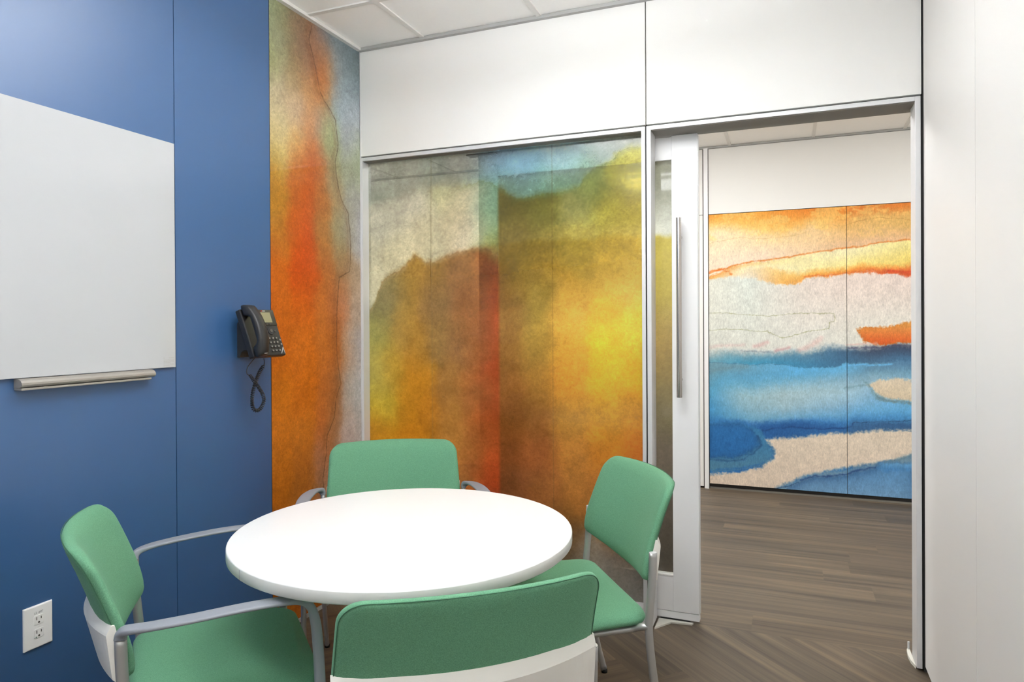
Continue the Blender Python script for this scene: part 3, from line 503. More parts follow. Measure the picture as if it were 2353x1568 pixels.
for i, (nm, a, b, lab) in enumerate([
        ('trim_1', (0.0, -0.022, H-0.0125), (XR, 0.0, H+0.003), 'grey ceiling edge trim above the white header wall'),
        ('trim_2', (0.0, YREAR, H-0.0125), (0.022, -0.022, H+0.003), 'pale ceiling edge trim along the left wall'),
        ('trim_3', (-2.6, YF-0.022, H-0.0125), (5.2, YF, H+0.003), 'ceiling edge trim along the far corridor wall'),
        ('trim_4', (XR-0.022, YREAR, H-0.0125), (XR, -0.022, H+0.003), 'ceiling edge trim along the right wall')]):
    o = boxes(nm, [(a, b)], MAT['tee' if nm == 'trim_2' else 'angle']); tag(o, lab, 'trim', kind='structure')
o = boxes('trim_5', [((0.0005, -0.0035, 2.194), (0.0012, 0.0, 2.731)), ((-0.0035, -0.0035, 0.02), (0.0035, 0.02, 2.731))], MAT['alu'])
tag(o, 'thin metal corner trim where the print panel meets the header wall', 'trim', kind='structure')
o = boxes('trim_6', [((0.0, 0.006, 2.7315), (XR, 0.021, H))], MAT['angle']); tag(o, 'grey reveal between header wall and ceiling', 'trim', kind='structure')
for i, (c, s, e, k, lab) in enumerate(LAMPS):
    t = thing('ceiling_light', (c[0], c[1], H), lab, 'ceiling light')
    x, y = s[0]/2, s[1]/2; w = 0.02
    boxes('frame', [((-x, -y, -0.002), (x, -y+w, 0.02)), ((-x, y-w, -0.002), (x, y, 0.02)), ((-x, -y+w, -0.002), (-x+w, y-w, 0.02)), ((x-w, -y+w, -0.002), (x, y-w, 0.02))], MAT['tee'], t)
    boxes('diffuser', [((-x+w, -y+w, -0.03), (x-w, y-w, 0.012))], lamp_mat(i, k, e), t)

for i, (c, ed, eu, lab) in enumerate(ADDED_PENDANTS):
    t = thing('added_pendant', c, lab, 'pendant lamp')
    x, y = 0.50, 0.15
    boxes('lower_diffuser', [((-x, -y, -0.03), (x, y, 0.0))], lamp_mat('down_%d' % i, ROOM_RGB, ed), t)
    boxes('added_uplight', [((-x+0.01, -y+0.01, 0.032), (x-0.01, y-0.01, 0.05))], lamp_mat('up_%d' % i, ROOM_RGB, eu), t)  # upward glow added to lift the ceiling brightness
    boxes('housing', [((-x-0.004, -y-0.004, 0.001), (x+0.004, y+0.004, 0.031))], MAT['white_panel'], t, 0.002)
    for sx in (-0.45, 0.45): boxes('suspension_cable', [((sx-0.0015, -0.0015, 0.05), (sx+0.0015, 0.0015, H-0.002-c[2]))], MAT['steel'], t)

# far corridor wall
fp = []; g = 0.0025
for (x0, x1, z0, z1) in [(1.446, 3.449, 2.203, 2.731), (3.449, 5.2, 0.04, 2.731), (0.75, 1.404, 2.203, 2.731), (0.75, 1.404, 0.012, 2.203),
                         (-1.08, 0.12, 0.04, 2.731), (-2.6, -1.08, 0.04, 2.731), (0.12, 0.75, 1.80, 2.731), (0.12, 0.75, 0.04, 1.80)]:
    fp.append(((x0+g, YF-0.012, z0+g), (x1-g, YF+0.01, z1-g)))
wf = boxes('wall_far', fp, MAT['white_panel'])
tag(wf, 'white panelled corridor wall seen through the doorway', 'wall', kind='structure')
boxes('backing', [((-2.6, YF+0.011, 0), (5.2, YF+0.1, H+0.03))], MAT['gap'], wf)
boxes('base_channel', [((1.45, YF-0.004, 0.0), (5.2, YF+0.01, 0.012)), ((-2.6, YF-0.004, 0), (0.75, YF+0.01, 0.012))], MAT['stone'], wf)
o = boxes('trim_7', [((1.410, YF-0.024, 0.0), (1.443, YF+0.01, 2.735))], MAT['door_white']); tag(o, 'white vertical post at the left edge of the corridor mural', 'trim', kind='structure')
o = boxes('panel_latch', [((1.372, YF-0.018, 2.135), (1.3755, YF-0.012, 2.165))], MAT['black']); tag(o, 'small dark latch on the white corridor panel beside the post', 'latch')
o = boxes('wall_end_left', [((-2.7, 0.1, 0), (-2.6, YF+0.1, H+0.03))], MAT['white_panel']); tag(o, 'left end wall of the corridor', 'wall', kind='structure')
o = boxes('wall_end_right', [((5.2, 0.1, 0), (5.3, YF+0.1, H+0.03))], MAT['white_panel']); tag(o, 'right end wall of the corridor', 'wall', kind='structure')

# corridor mural: two tall printed panels
YM = YF-0.0125
cv = Canvas(1.449, 3.446, 0.042, 2.2005, 0.0034, warp=0.03, wscale=9, seed=11, grain=0.03)
def strata(cv, lines, cols):
    vb = [np.full(len(cv.u), 2.2005)]; ms = []
    for ln, soft in lines:
        m, v = cv.below(ln, soft*1.8); ms.append(m); vb.append(v)
    vb.append(np.full(len(cv.u), cv.v.min()))
    for k, C in enumerate(cols):
        xs = [c[0] for c in C]; top = np.stack([np.interp(cv.wu, xs, [c[1][i] for c in C]) for i in range(3)], 1)
        bot = np.stack([np.interp(cv.wu, xs, [c[2][i] for c in C]) for i in range(3)], 1)
        t = sstep((vb[k]-cv.wv)/np.maximum(vb[k]-vb[k+1], 0.01))[:, None]; col = top*(1-t)+bot*t
        if k == 0: cv.C = col
        else: cv.mix(col, ms[k-1])
strata(cv, FAR_B, FAR_C)
for P, ct, cb, soft, rim, rw in FAR_POLY: cv.poly(P, ct, cb, soft*1.7, rim, rw)
n_ = fbm(cv.u*7, cv.v*16, 55)+0.5*fbm(cv.u*40, cv.v*40, 56)
cv.mix((246, 206, 122), sstep((n_-0.02)/0.2)*sstep((cv.v-1.93)/0.1)*0.55)
for P, w, c, a in FAR_STROKE: cv.stroke(P, w, c, a, 0.95 if w > 0.006 else 0.5)
cv.mottle(0.10, 22); cv.mottle(0.08, 80)
C_all = cv
def mural_half(x0, x1, label):
    idx = (C_all.u >= x0) & (C_all.u <= x1)
    sub = Canvas.__new__(Canvas); sub.u = C_all.u[idx]; sub.v = C_all.v[idx]; sub.C = C_all.C[idx]; sub.A = C_all.A[idx]
    sub.nu = len(np.unique(sub.u)); sub.nv = C_all.nv
    t = thing('mural_panel', ((x0+x1)/2, YF, 0.04), label, 'wall panel', group=None)
    sub.build('print_face', MAT['print_far'], at_local(t, lambda u, v: np.stack([u, 0*u+YM, v], 1)), t)
    b = boxes('panel_core', [((sub.u.min(), YM+0.0005, 0.042), (sub.u.max(), YF+0.0105, 2.2005))], MAT['gap'], t); b.location = -Vector(t.location)
mural_half(1.449, 2.4458, 'wide left panel of the orange, white and blue watercolour mural in the corridor')
mural_half(2.4482, 3.446, 'right panel of the corridor watercolour mural, with the red-orange blot at its edge')

# ------------------------------------------------------------------ glazed window beside the door
win = thing('window_1', (0.73, 0, 0), 'fixed glass wall pane covered with orange and yellow watercolour film, in a slim metal frame', 'window'); win['kind'] = 'structure'
def wbox(name, lst, mat, parent=win, bevel=0.0):
    o = boxes(name, lst, mat, parent, bevel); o.location = -Vector(parent.location); return o
D1 = 0.075
wbox('frame', [((-0.004, 0.0, 0.022), (0.0133, D1, 2.190)), ((1.4462, 0.0, 0.022), (1.4632, D1, 2.190)), ((0.0133, 0.0, 2.172), (1.4462, D1, 2.190)), ((0.0133, 0.0, 0.022), (1.4462, D1, 0.088))], MAT['alu'], bevel=0.0012)
wbox('head_shade_strip', [((0.0135, 0.008, 2.1695), (1.446, 0.052, 2.1719))], MAT['soffit_shade'])  # dark strip standing in for shade under the window head
wbox('foot_gap', [((0.0, 0.01, 0.0), (1.4632, D1, 0.022))], MAT['black'])
cv = Canvas(0.0135, 1.446, 0.089, 2.1715, 0.0045, warp=0.05, wscale=8, seed=21)
cv.C = cv.scatter(FILM_UP, 0.06, 0.06)
def two_fields(P, su, sv):
    k = sstep((cv.u-FILM_STILE_EDGE)/0.022+0.5)[:, None]
    return cv.scatter([q for q in P if q[0] < FILM_STILE_EDGE], su, sv)*(1-k)+cv.scatter([q for q in P if q[0] >= FILM_STILE_EDGE], su, sv)*k
cv2 = two_fields(FILM_MID, 0.05, 0.06); cv3 = two_fields(FILM_LOW+FILM_FOOT, 0.05, 0.075)
m, _ = cv.below(FILM_M1, 0.03); cv.mix(cv2, m)
m, vb = cv.below(FILM_M2, 0.035+0.12*sstep((cv.u-0.62)/0.3)); cv.mix(cv3, m)
edge = np.exp(-np.abs(vb-cv.wv)/0.012)*sstep((0.75-cv.u)/0.15)*(vb > cv.wv); cv.mix((120, 84, 40), edge*0.45)
m, vb = cv.below(FILM_M1, 0.01); cv.mix((120, 128, 50), np.exp(-np.abs(vb-cv.wv)/0.012)*0.35*(vb > cv.wv)*sstep((cv.u-0.45)/0.2))
cv.mottle(0.22, 16); cv.mottle(0.14, 70)
cv.wu = cv.u; cv.wv = cv.v
cv.stroke([(0.381, 0.0), (0.381, 2.2)], 0.0035, (110, 98, 70), 0.5, 0.1)
cv.stroke([(1.019, 0.0), (1.019, 2.2)], 0.003, (120, 96, 55), 0.35, 0.1)
cv.A = 1.42-1.0*sstep((1.62-cv.v)/0.35)+0.55*sstep((0.36-cv.v)/0.12)
cv.build('printed_film', MAT['film'], at_local(win, lambda u, v: np.stack([u, 0*u+0.0535, v], 1)), win)
wbox('glass_pane', [((0.0135, 0.055, 0.089), (1.446, 0.065, 2.1715))], MAT['glass'])

# ------------------------------------------------------------------ doorway frame and sliding door
df = boxes('trim_9', [((1.4688, 0.0, 0.012), (1.4876, 0.105, 2.190)), ((2.4887, 0.0, 0.012), (2.5075, 0.105, 2.190)), ((1.4876, 0.0, 2.172), (2.4887, 0.105, 2.190))], MAT['alu'], bevel=0.0012)
tag(df, 'slim metal frame around the open doorway', 'door frame', kind='structure')
boxes('gasket', [((1.4634, 0.004, 0.012), (1.4686, 0.10, 2.19)), ((2.5076, 0.003, 0.012), (2.513, 0.10, 2.19))], MAT['black'], df)
boxes('head_shade_strip', [((1.488, 0.006, 2.1692), (2.4885, 0.105, 2.1719))], MAT['soffit_shade'], df)  # dark strip standing in for shade under the door head
boxes('track', [((0.55, 0.1052, 2.172), (2.56, 0.112, 2.176)), ((0.55, 0.112, 2.174), (2.56, 0.165, 2.20))], MAT['alu_dark'], df)
door = thing('door_1', (1.14, 0.14, 0.009), 'white framed sliding glass door standing open behind the glass wall, with a steel pull bar', 'sliding door'); door['kind'] = 'structure'
YA, YB = 0.116, 0.156
wbox('stile', [((1.5575, YA, 0.045), (1.6705, YB, 2.168))], MAT['door_white'], door, 0.0015)
wbox('stile', [((0.613, YA, 0.045), (0.7155, YB, 2.168))], MAT['door_white'], door, 0.0015)
wbox('top_rail', [((0.7155, YA+0.001, 2.062), (1.5575, YB, 2.163))], MAT['door_white'], door, 0.001)
wbox('bottom_rail', [((0.7155, YA+0.001, 0.045), (1.5575, YB, 0.200))], MAT['door_white'], door, 0.001)
wbox('glazing_bead', [((0.7155, YA-0.001, 0.201), (1.5575, YA+0.012, 0.207)), ((0.7155, YA+0.003, 0.210), (1.5575, YA+0.012, 0.214))], MAT['outlet'], door)
wbox('kick_strip', [((0.613, YA+0.002, 0.012), (1.6705, YB-0.002, 0.043))], MAT['door_white'], door, 0.001)
wbox('edge_seal', [((1.6706, YA+0.006, 0.045), (1.6735, YB-0.006, 2.16))], MAT['alu'], door)
cv = Canvas(0.7158, 1.5572, 0.2145, 2.0615, 0.006, warp=0.05, wscale=8, seed=31)
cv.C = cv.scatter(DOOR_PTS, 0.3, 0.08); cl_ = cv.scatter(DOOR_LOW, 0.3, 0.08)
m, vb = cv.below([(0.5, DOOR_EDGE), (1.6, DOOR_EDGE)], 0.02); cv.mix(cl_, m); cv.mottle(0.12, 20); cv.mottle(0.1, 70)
cv.build('printed_film', MAT['film_door'], at_local(door, lambda u, v: np.stack([u, 0*u+YA+0.0125, v], 1)), door)
wbox('glass_pane', [((0.7158, YA+0.014, 0.2145), (1.5572, YA+0.022, 2.0615))], MAT['glass'], door)
hd = thing('pull_handle', (0, 0, 0), None, None); hd.parent = door; hd.location = -Vector(door.location)
cyl('bar', (1.5965, 0.060), 0.0115, 1.007, 1.793, MAT['steel'], hd, 28, 0.0012)
for z in (1.082, 1.712):
    loft('standoff', [Vector((1.5965, 0.0695, z)), Vector((1.5965, 0.09, z)), Vector((1.5965, YA, z))], 0.015, 0.015, MAT['steel'], hd, Vector((1, 0, 0)), 16)

gp = prism('door_floor_guide', [(1.4935, 0.004), (1.553, 0.09), (1.64, 0.10), (1.645, 0.114), (1.50, 0.114), (1.4935, 0.11)], 0.0, 0.007, 'z', MAT['guide'])
tag(gp, 'pale floor guide plate at the foot of the sliding door', 'door guide')
boxes('guide_block', [((1.50, 0.1145, 0.0), (1.63, 0.15, 0.0115))], MAT['black'], gp)
pst = [(2.4885, 0.02), (2.478, 0.06), (2.474, 0.11), (2.478, 0.165), (2.4886, 0.185)]
gq = prism('jamb_stop_plate', pst, 0.0, 0.012, 'z', MAT['guide']); tag(gq, 'pale curved stop plate with pin at the foot of the right door jamb', 'door stop')
cyl('pin', (2.4845, 0.165), 0.0042, 0.012, 0.042, MAT['chrome_cap'], gq, 16, 0.0008)

# ------------------------------------------------------------------ whiteboard, tray, outlet, telephone on the blue wall
wbd = thing('whiteboard', (0.0, -1.77, 1.586), 'large white glass board cut off by the left edge of the picture', 'whiteboard')
wbox('board', [((0.004, -2.37, 1.186), (0.012, -1.170, 1.981))], MAT['board'], wbd, 0.0012)
wbox('mount_rail', [((0.0, -2.35, 1.192), (0.004, -1.19, 1.975))], MAT['gap'], wbd)
lines = []; rnd = random.Random(3)
def row(z, y0, y1, h):
    y = y0
    while y < y1-0.002:
        w = rnd.uniform(0.003, 0.008); lines.append(((0.012, y, z), (0.0122, min(y+w, y1), z+h))); y += w+0.0016
row(1.2185, -1.2215, -1.214, 0.0026); row(1.2185, -1.1985, -1.177, 0.0024)
for z in (1.2125, 1.2085, 1.2055): row(z, -1.2215, -1.177, 0.0016)
row(1.2025, -1.2215, -1.192, 0.0016)
for z in (1.1985, 1.1945): row(z, -1.2215, -1.177, 0.0012)
row(1.1915, -1.2215, -1.197, 0.0012)
wbox('printed_notice', lines, MAT['label_ink'], wbd)
tr = thing('marker_tray', (0, -1.47, 1.168), 'narrow aluminium pen tray fixed under the whiteboard', 'pen tray')
o = prism('channel', [(0.0, 1.1845), (0.012, 1.1845), (0.022, 1.183), (0.030, 1.179), (0.0345, 1.173), (0.035, 1.167), (0.032, 1.162), (0.025, 1.159), (0.0, 1.158)], -1.717, -1.273, 'y', MAT['tray'], tr); o.location = -Vector(tr.location)
wbox('lip', [((0.0, -1.717, 1.1515), (0.033, -1.288, 1.158))], MAT['tray'], tr, 0.0015)

ot = thing('wall_outlet', (0.0, -1.6565, 0.4595), 'ivory double wall outlet low on the blue wall left of the chair', 'wall outlet')
bm = bmesh.new(); bbox(bm, (0, -0.0415, -0.0615), (0.0065, 0.0415, 0.0615), 0.0)
es = [e for e in bm.edges if all(v.co.x > 0.004 for v in e.verts)]
bmesh.ops.bevel(bm, geom=es, offset=0.0042, segments=3, affect='EDGES', profile=0.6)
from_bm('cover_plate', bm, MAT['outlet'], ot)
for zc, dot in ((0.0195, False), (-0.0195, True)):
    prof = []
    for k in range(36):
        a = 2*math.pi*k/36; prof.append((max(-0.0125, min(0.0125, 0.0172*math.cos(a)))*1.12, zc + max(-0.0135, min(0.0135, 0.0165*math.sin(a)))))
    rc = prism('receptacle', prof, 0.0055, 0.0078, 'x', MAT['outlet'], ot, 0.0006)
    boxes('slot', [((0.0078, -0.0075, zc+0.0), (0.0082, -0.0055, zc+0.009))], MAT['slot'], rc)
    boxes('slot', [((0.0078, 0.0055, zc+0.001), (0.0082, 0.0075, zc+0.008))], MAT['slot'], rc)
    prism('slot', [(0.0026*math.cos(a*math.pi/8), zc-0.0075+0.0028*math.sin(a*math.pi/8)) for a in range(16)], 0.0078, 0.0082, 'x', MAT['slot'], rc)
    if dot: prism('green_dot', [(-0.0085+0.0016*math.cos(a*math.pi/8), zc-0.010+0.0016*math.sin(a*math.pi/8)) for a in range(16)], 0.0078, 0.0083, 'x', MAT['green_dot'], rc)
prism('cover_screw', [(0.0024*math.cos(a*math.pi/8), 0.0024*math.sin(a*math.pi/8)) for a in range(16)], 0.0063, 0.0073, 'x', MAT['outlet'], ot)
def text_mesh(name, txt, size, mat, parent, mtx, ext=0.0002):
    cu = bpy.data.curves.new(name, 'FONT'); cu.body = txt; cu.size = size; cu.extrude = ext; cu.align_x = 'CENTER'; cu.align_y = 'CENTER'
    tmp = bpy.data.objects.new(name+'_tmp', cu); COL.objects.link(tmp)
    dg = bpy.context.evaluated_depsgraph_get(); me = bpy.data.meshes.new_from_object(tmp.evaluated_get(dg))
    bpy.data.objects.remove(tmp); bpy.data.curves.remove(cu)
    me.transform(mtx); me.materials.clear(); return link(name, me, mat, parent)
FACE_X = Matrix(((0, 0, 1, 0), (1, 0, 0, 0), (0, 1, 0, 0), (0, 0, 0, 1)))     # text facing +X, reading along +Y
text_mesh('circuit_number', 'L2  #07', 0.0085, MAT['label_ink'], ot, Matrix.Translation((0.0068, 0, 0.0405)) @ FACE_X)

# telephone
ph = thing('desk_telephone', (0.0, -0.808, 1.205), 'black wall-mounted desk telephone with handset and coiled cord', 'telephone')
bvec = Vector((-0.07, 0, 0.186)).normalized(); nvec = Vector((0.186, 0, 0.07)).normalized()
PC = Vector((0.085, 0.0, 0.099))
PM = Matrix(((0, bvec.x, nvec.x, PC.x), (1, 0, 0, 0), (0, bvec.z, nvec.z, PC.z), (0, 0, 0, 1)))   # (a,b,n) -> phone local
def pobj(o): o.data.transform(PM); o.data.update(); return o
pobj(boxes('body', [((-0.092, -0.0995, -0.026), (0.0925, 0.0995, 0.0))], MAT['phone'], ph, 0.004))
prism('wall_bracket', [(0.0, 0.135), (0.022, 0.165), (0.05, 0.17), (0.095, 0.03), (0.098, 0.006), (0.075, 0.0), (0.065, 0.022), (0.04, 0.03), (0.02, 0.02), (0.012, 0.0), (0.0, 0.0)], -0.055, 0.06, 'y', MAT['phone_base'], ph, 0.002)
pobj(boxes('display_bezel', [((-0.040, 0.030, 0.0), (0.0905, 0.0975, 0.0025))], MAT['phone_bezel'], ph, 0.001))
pobj(boxes('display', [((-0.022, 0.042, 0.0025), (0.066, 0.086, 0.0032))], MAT['screen'], ph))
pobj(boxes('brand_mark', [((0.018, 0.0895, 0.0025), (0.023, 0.0940, 0.0030))], MAT['red'], ph))
pobj(boxes('brand_mark', [((0.026, 0.0905, 0.0025), (0.042, 0.0935, 0.0030))], MAT['mark'], ph))
for k in range(4): pobj(boxes('soft_key', [((-0.012+0.019*k, 0.0325, 0.0025), (0.0+0.019*k, 0.0365, 0.0045))], MAT['key'], ph, 0.0008))
def disc(name, a, b, r, n0, n1, mat, sq=1.0):
    o = prism(name, [(a+r*math.cos(k*math.pi/12), b+r*sq*math.sin(k*math.pi/12)) for k in range(24)], n0, n1, 'z', mat, ph, 0.0008); return pobj(o)
disc('navigation_ring', 0.042, 0.006, 0.0155, 0.0, 0.003, MAT['phone_base']); disc('navigation_button', 0.042, 0.006, 0.0075, 0.003, 0.005, MAT['key'])
for a in (0.020, 0.066): pobj(boxes('function_key', [((a-0.004, 0.002, 0.0), (a+0.004, 0.009, 0.0026))], MAT['key'], ph, 0.0008))
for r in range(4):
    for c in range(3):
        o = disc('number_key', 0.021+0.0195*c, -0.026-0.0175*r, 0.0068, 0.0, 0.0038, MAT['key'], 0.78)
        o2 = boxes('key_mark', [((0.0185+0.0195*c, -0.0268-0.0175*r, 0.0038), (0.0235+0.0195*c, -0.0248-0.0175*r, 0.0041))], MAT['mark'], o); o2.data.transform(PM)
for b in (-0.033, -0.052): disc('call_key', 0.0815, b, 0.0042, 0.0, 0.002, MAT['key_pale'])
o = prism('corner_mark', [(0.066, -0.092), (0.069, -0.092), (0.085, -0.070), (0.087, -0.092), (0.0885, -0.092), (0.0865, -0.064), (0.084, -0.066)], 0.0, 0.0006, 'z', MAT['mark'], ph); pobj(o)
# handset: arched bar with two thick ends
V = []; F = []; NB = 22; NS = 12
for i in range(NB+1):
    t = i/NB; b = -0.1035+0.212*t; q = 2*t-1
    no = 0.030+0.034*(1-q*q)**0.7 if abs(q) < 1 else 0.030
    ni = 0.003+0.030*sstep(np.array((0.62-abs(q))/0.12)).item()
    hw = 0.0265-0.002*(1-q*q)
    if i in (0, NB): no -= 0.006; ni += 0.003; hw -= 0.003
    for k in range(NS):
        a = 2*math.pi*k/NS; c, s = math.cos(a), math.sin(a)
        x = math.copysign(abs(c)**0.5, c)*hw; y = (ni+no)/2 + math.copysign(abs(s)**0.5, s)*(no-ni)/2
        V.append((-0.069+x, b, y))
for i in range(NB):
    for k in range(NS): F.append((i*NS+k, i*NS+(k+1) % NS, (i+1)*NS+(k+1) % NS, (i+1)*NS+k))
F.append(tuple(range(NS))); F.append(tuple(NB*NS+k for k in range(NS)))
hs = pobj(mesh('handset', V, F, MAT['phone'], ph, True))
o = boxes('handset_mark', [((-0.070, -0.0985, 0.0262), (-0.054, -0.0945, 0.0345))], MAT['mark'], hs); o.data.transform(PM)
def pc(x, y, X=0.06):           # cord points measured on the plane X = const
    return Vector((X, (-0.899+(x-556)*0.00246)+0.808, (1.395-(y-712)*0.00185)-1.205))
thin1 = catmull([pc(575.6, 812, 0.085), pc(568, 834), pc(566, 848), pc(571, 852)], 8)
coil = catmull([pc(572, 851), pc(590, 880, 0.064), pc(599.5, 899, 0.066), pc(601, 914, 0.066), pc(594, 927, 0.064), pc(586, 930, 0.06), pc(581, 922, 0.054), pc(582, 899, 0.05), pc(588, 874, 0.05), pc(596, 849, 0.055), pc(604, 835, 0.06)], 40)
thin2 = catmull([pc(604, 835), pc(605, 828, 0.062), pc(602, 818, 0.066)], 8)
hx = []; ang = 0.0
for i, p in enumerate(coil):
    t = (coil[min(i+1, len(coil)-1)]-coil[max(i-1, 0)]).normalized(); w = (Vector((1, 0, 0))-t*t.x).normalized(); h = t.cross(w)
    step = (coil[i]-coil[i-1]).length if i else 0; ang += step/0.0072*2*math.pi
    hx.append(p+(w*math.cos(ang)+h*math.sin(ang))*0.0062)
cord = loft('handset_cord', thin1, 0.0032, 0.0032, MAT['cord'], ph, Vector((0.3, 0.9, 0.2)), 8)
loft('coil', hx, 0.0042, 0.0042, MAT['cord'], cord, Vector((0.31, 0.5, 0.8)), 7)
loft('cord_end', thin2, 0.0032, 0.0032, MAT['cord'], cord, Vector((0.3, 0.9, 0.2)), 8)

# ------------------------------------------------------------------ round table
TX, TY, TR = 0.9937, -1.2471, 0.4874
tb = thing('round_table', (TX, TY, 0), 'white round table in the middle of the four green chairs', 'table')
bm = bmesh.new(); n = 128
prof = [(0, 0.705), (TR-0.004, 0.705), (TR, 0.709), (TR, 0.7345), (TR-0.0012, 0.7365), (TR-0.003, 0.737), (0, 0.737)]
V = []; F = []
for r, z in prof[1:-1]:
    for k in range(n): V.append((r*math.cos(2*math.pi*k/n), r*math.sin(2*math.pi*k/n), z))
R_ = len(prof)-2
for i in range(R_-1):
    for k in range(n): F.append((i*n+k, i*n+(k+1) % n, (i+1)*n+(k+1) % n, (i+1)*n+k))
F.append(tuple(range(n))[::-1]); F.append(tuple((R_-1)*n+k for k in range(n)))
top = mesh('tabletop', V, F, [MAT['table'], MAT['table_edge']], tb)
for p in top.data.polygons:
    if abs(p.normal.z) < 0.5: p.material_index = 1
for p in top.data.polygons:
    if len(p.vertices) == 4: p.use_smooth = True
a = math.radians(-90-25)
jx, jy = TR*math.cos(a), TR*math.sin(a)
boxes('edge_band_joint', [((jx-0.0006, jy-0.0008, 0.7085), (jx+0.0006, jy+0.002, 0.7345))], MAT['label_ink'], top)
cyl('column', (0, 0), 0.038, 0.016, 0.70, MAT['tube'], tb, 32)
cyl('mounting_plate', (0, 0), 0.14, 0.697, 0.705, MAT['tube'], tb, 32)
cyl('base', (0, 0), 0.27, 0.0, 0.016, MAT['tube'], tb, 48, 0.004)

# ------------------------------------------------------------------ chairs
EZ = [(0.55, 0.016), (0.60, 0.016), (0.65, 0.003), (0.70, -0.012), (0.75, -0.032), (0.80, -0.053), (0.84, -0.074)]
def ez(z):
    z = min(max(z, 0.55), 0.86)
    if z > 0.84: return float(np.polyval(EZP, 0.84))-(z-0.84)*0.7
    return float(np.polyval(EZP, z))
EZP = np.polyfit([a for a, b in EZ], [b for a, b in EZ], 4)
def sag(z): return 0.058-0.014*max(0.0, min(1.0, (0.66-z)/0.11))
def back_y(x, z): return ez(z) - sag(z)*(1-min(1.0, (x/0.272)**2))
def rounded_outline(corners, radii, n=8, dense=10):
    """closed outline of a polygon with rounded corners, evenly filled edges"""
    out = []; N = len(corners)
    for i in range(N):
        p = Vector(corners[i]); a = Vector(corners[i-1]); b = Vector(corners[(i+1) % N]); r = radii[i]
        da = (a-p).normalized(); db = (b-p).normalized(); h = da.angle(db)/2; L = r/math.tan(h)
        s = p+da*L; e = p+db*L; c = p+(da+db).normalized()*(r/math.sin(h))
        v0 = s-c; v1 = e-c; th = v0.angle(v1); sg = 1 if v0.x*v1.y-v0.y*v1.x > 0 else -1
        arc = [c+Vector((v0.x*math.cos(sg*th*k/n)-v0.y*math.sin(sg*th*k/n), v0.x*math.sin(sg*th*k/n)+v0.y*math.cos(sg*th*k/n))) for k in range(n+1)]
        if out:
            q = out[-1]
            for k in range(1, dense): out.append(q+(arc[0]-q)*k/dense)
        out += arc
    q = out[-1]
    for k in range(1, dense): out.append(q+(out[0]-q)*k/dense)
    return out
def cushion(name, outline, rings, place, mat, parent):
    """rings: (inset distance, height) from front centre over the edge to the back centre"""
    n = len(outline); c = sum(outline, Vector((0, 0)))/n; V = []; F = []
    for k, (ins, h) in enumerate(rings):
        for p in outline:
            d = p-c; l = d.length; f = 1-ins if ins > 0.2 else max(0.02, (l-ins)/l)
            q = c+d*f; V.append(place(q.x, q.y, h))
    for k in range(len(rings)-1):
        for i in range(n): F.append((k*n+i, k*n+(i+1) % n, (k+1)*n+(i+1) % n, (k+1)*n+i))
    for k, fl_ in ((0, True), (len(rings)-1, False)):
        q = c; V.append(place(q.x, q.y, rings[k][1])); ci = len(V)-1
        for i in range(n): F.append((k*n+i, k*n+(i+1) % n, ci))
    return mesh(name, V, F, mat, parent, True)

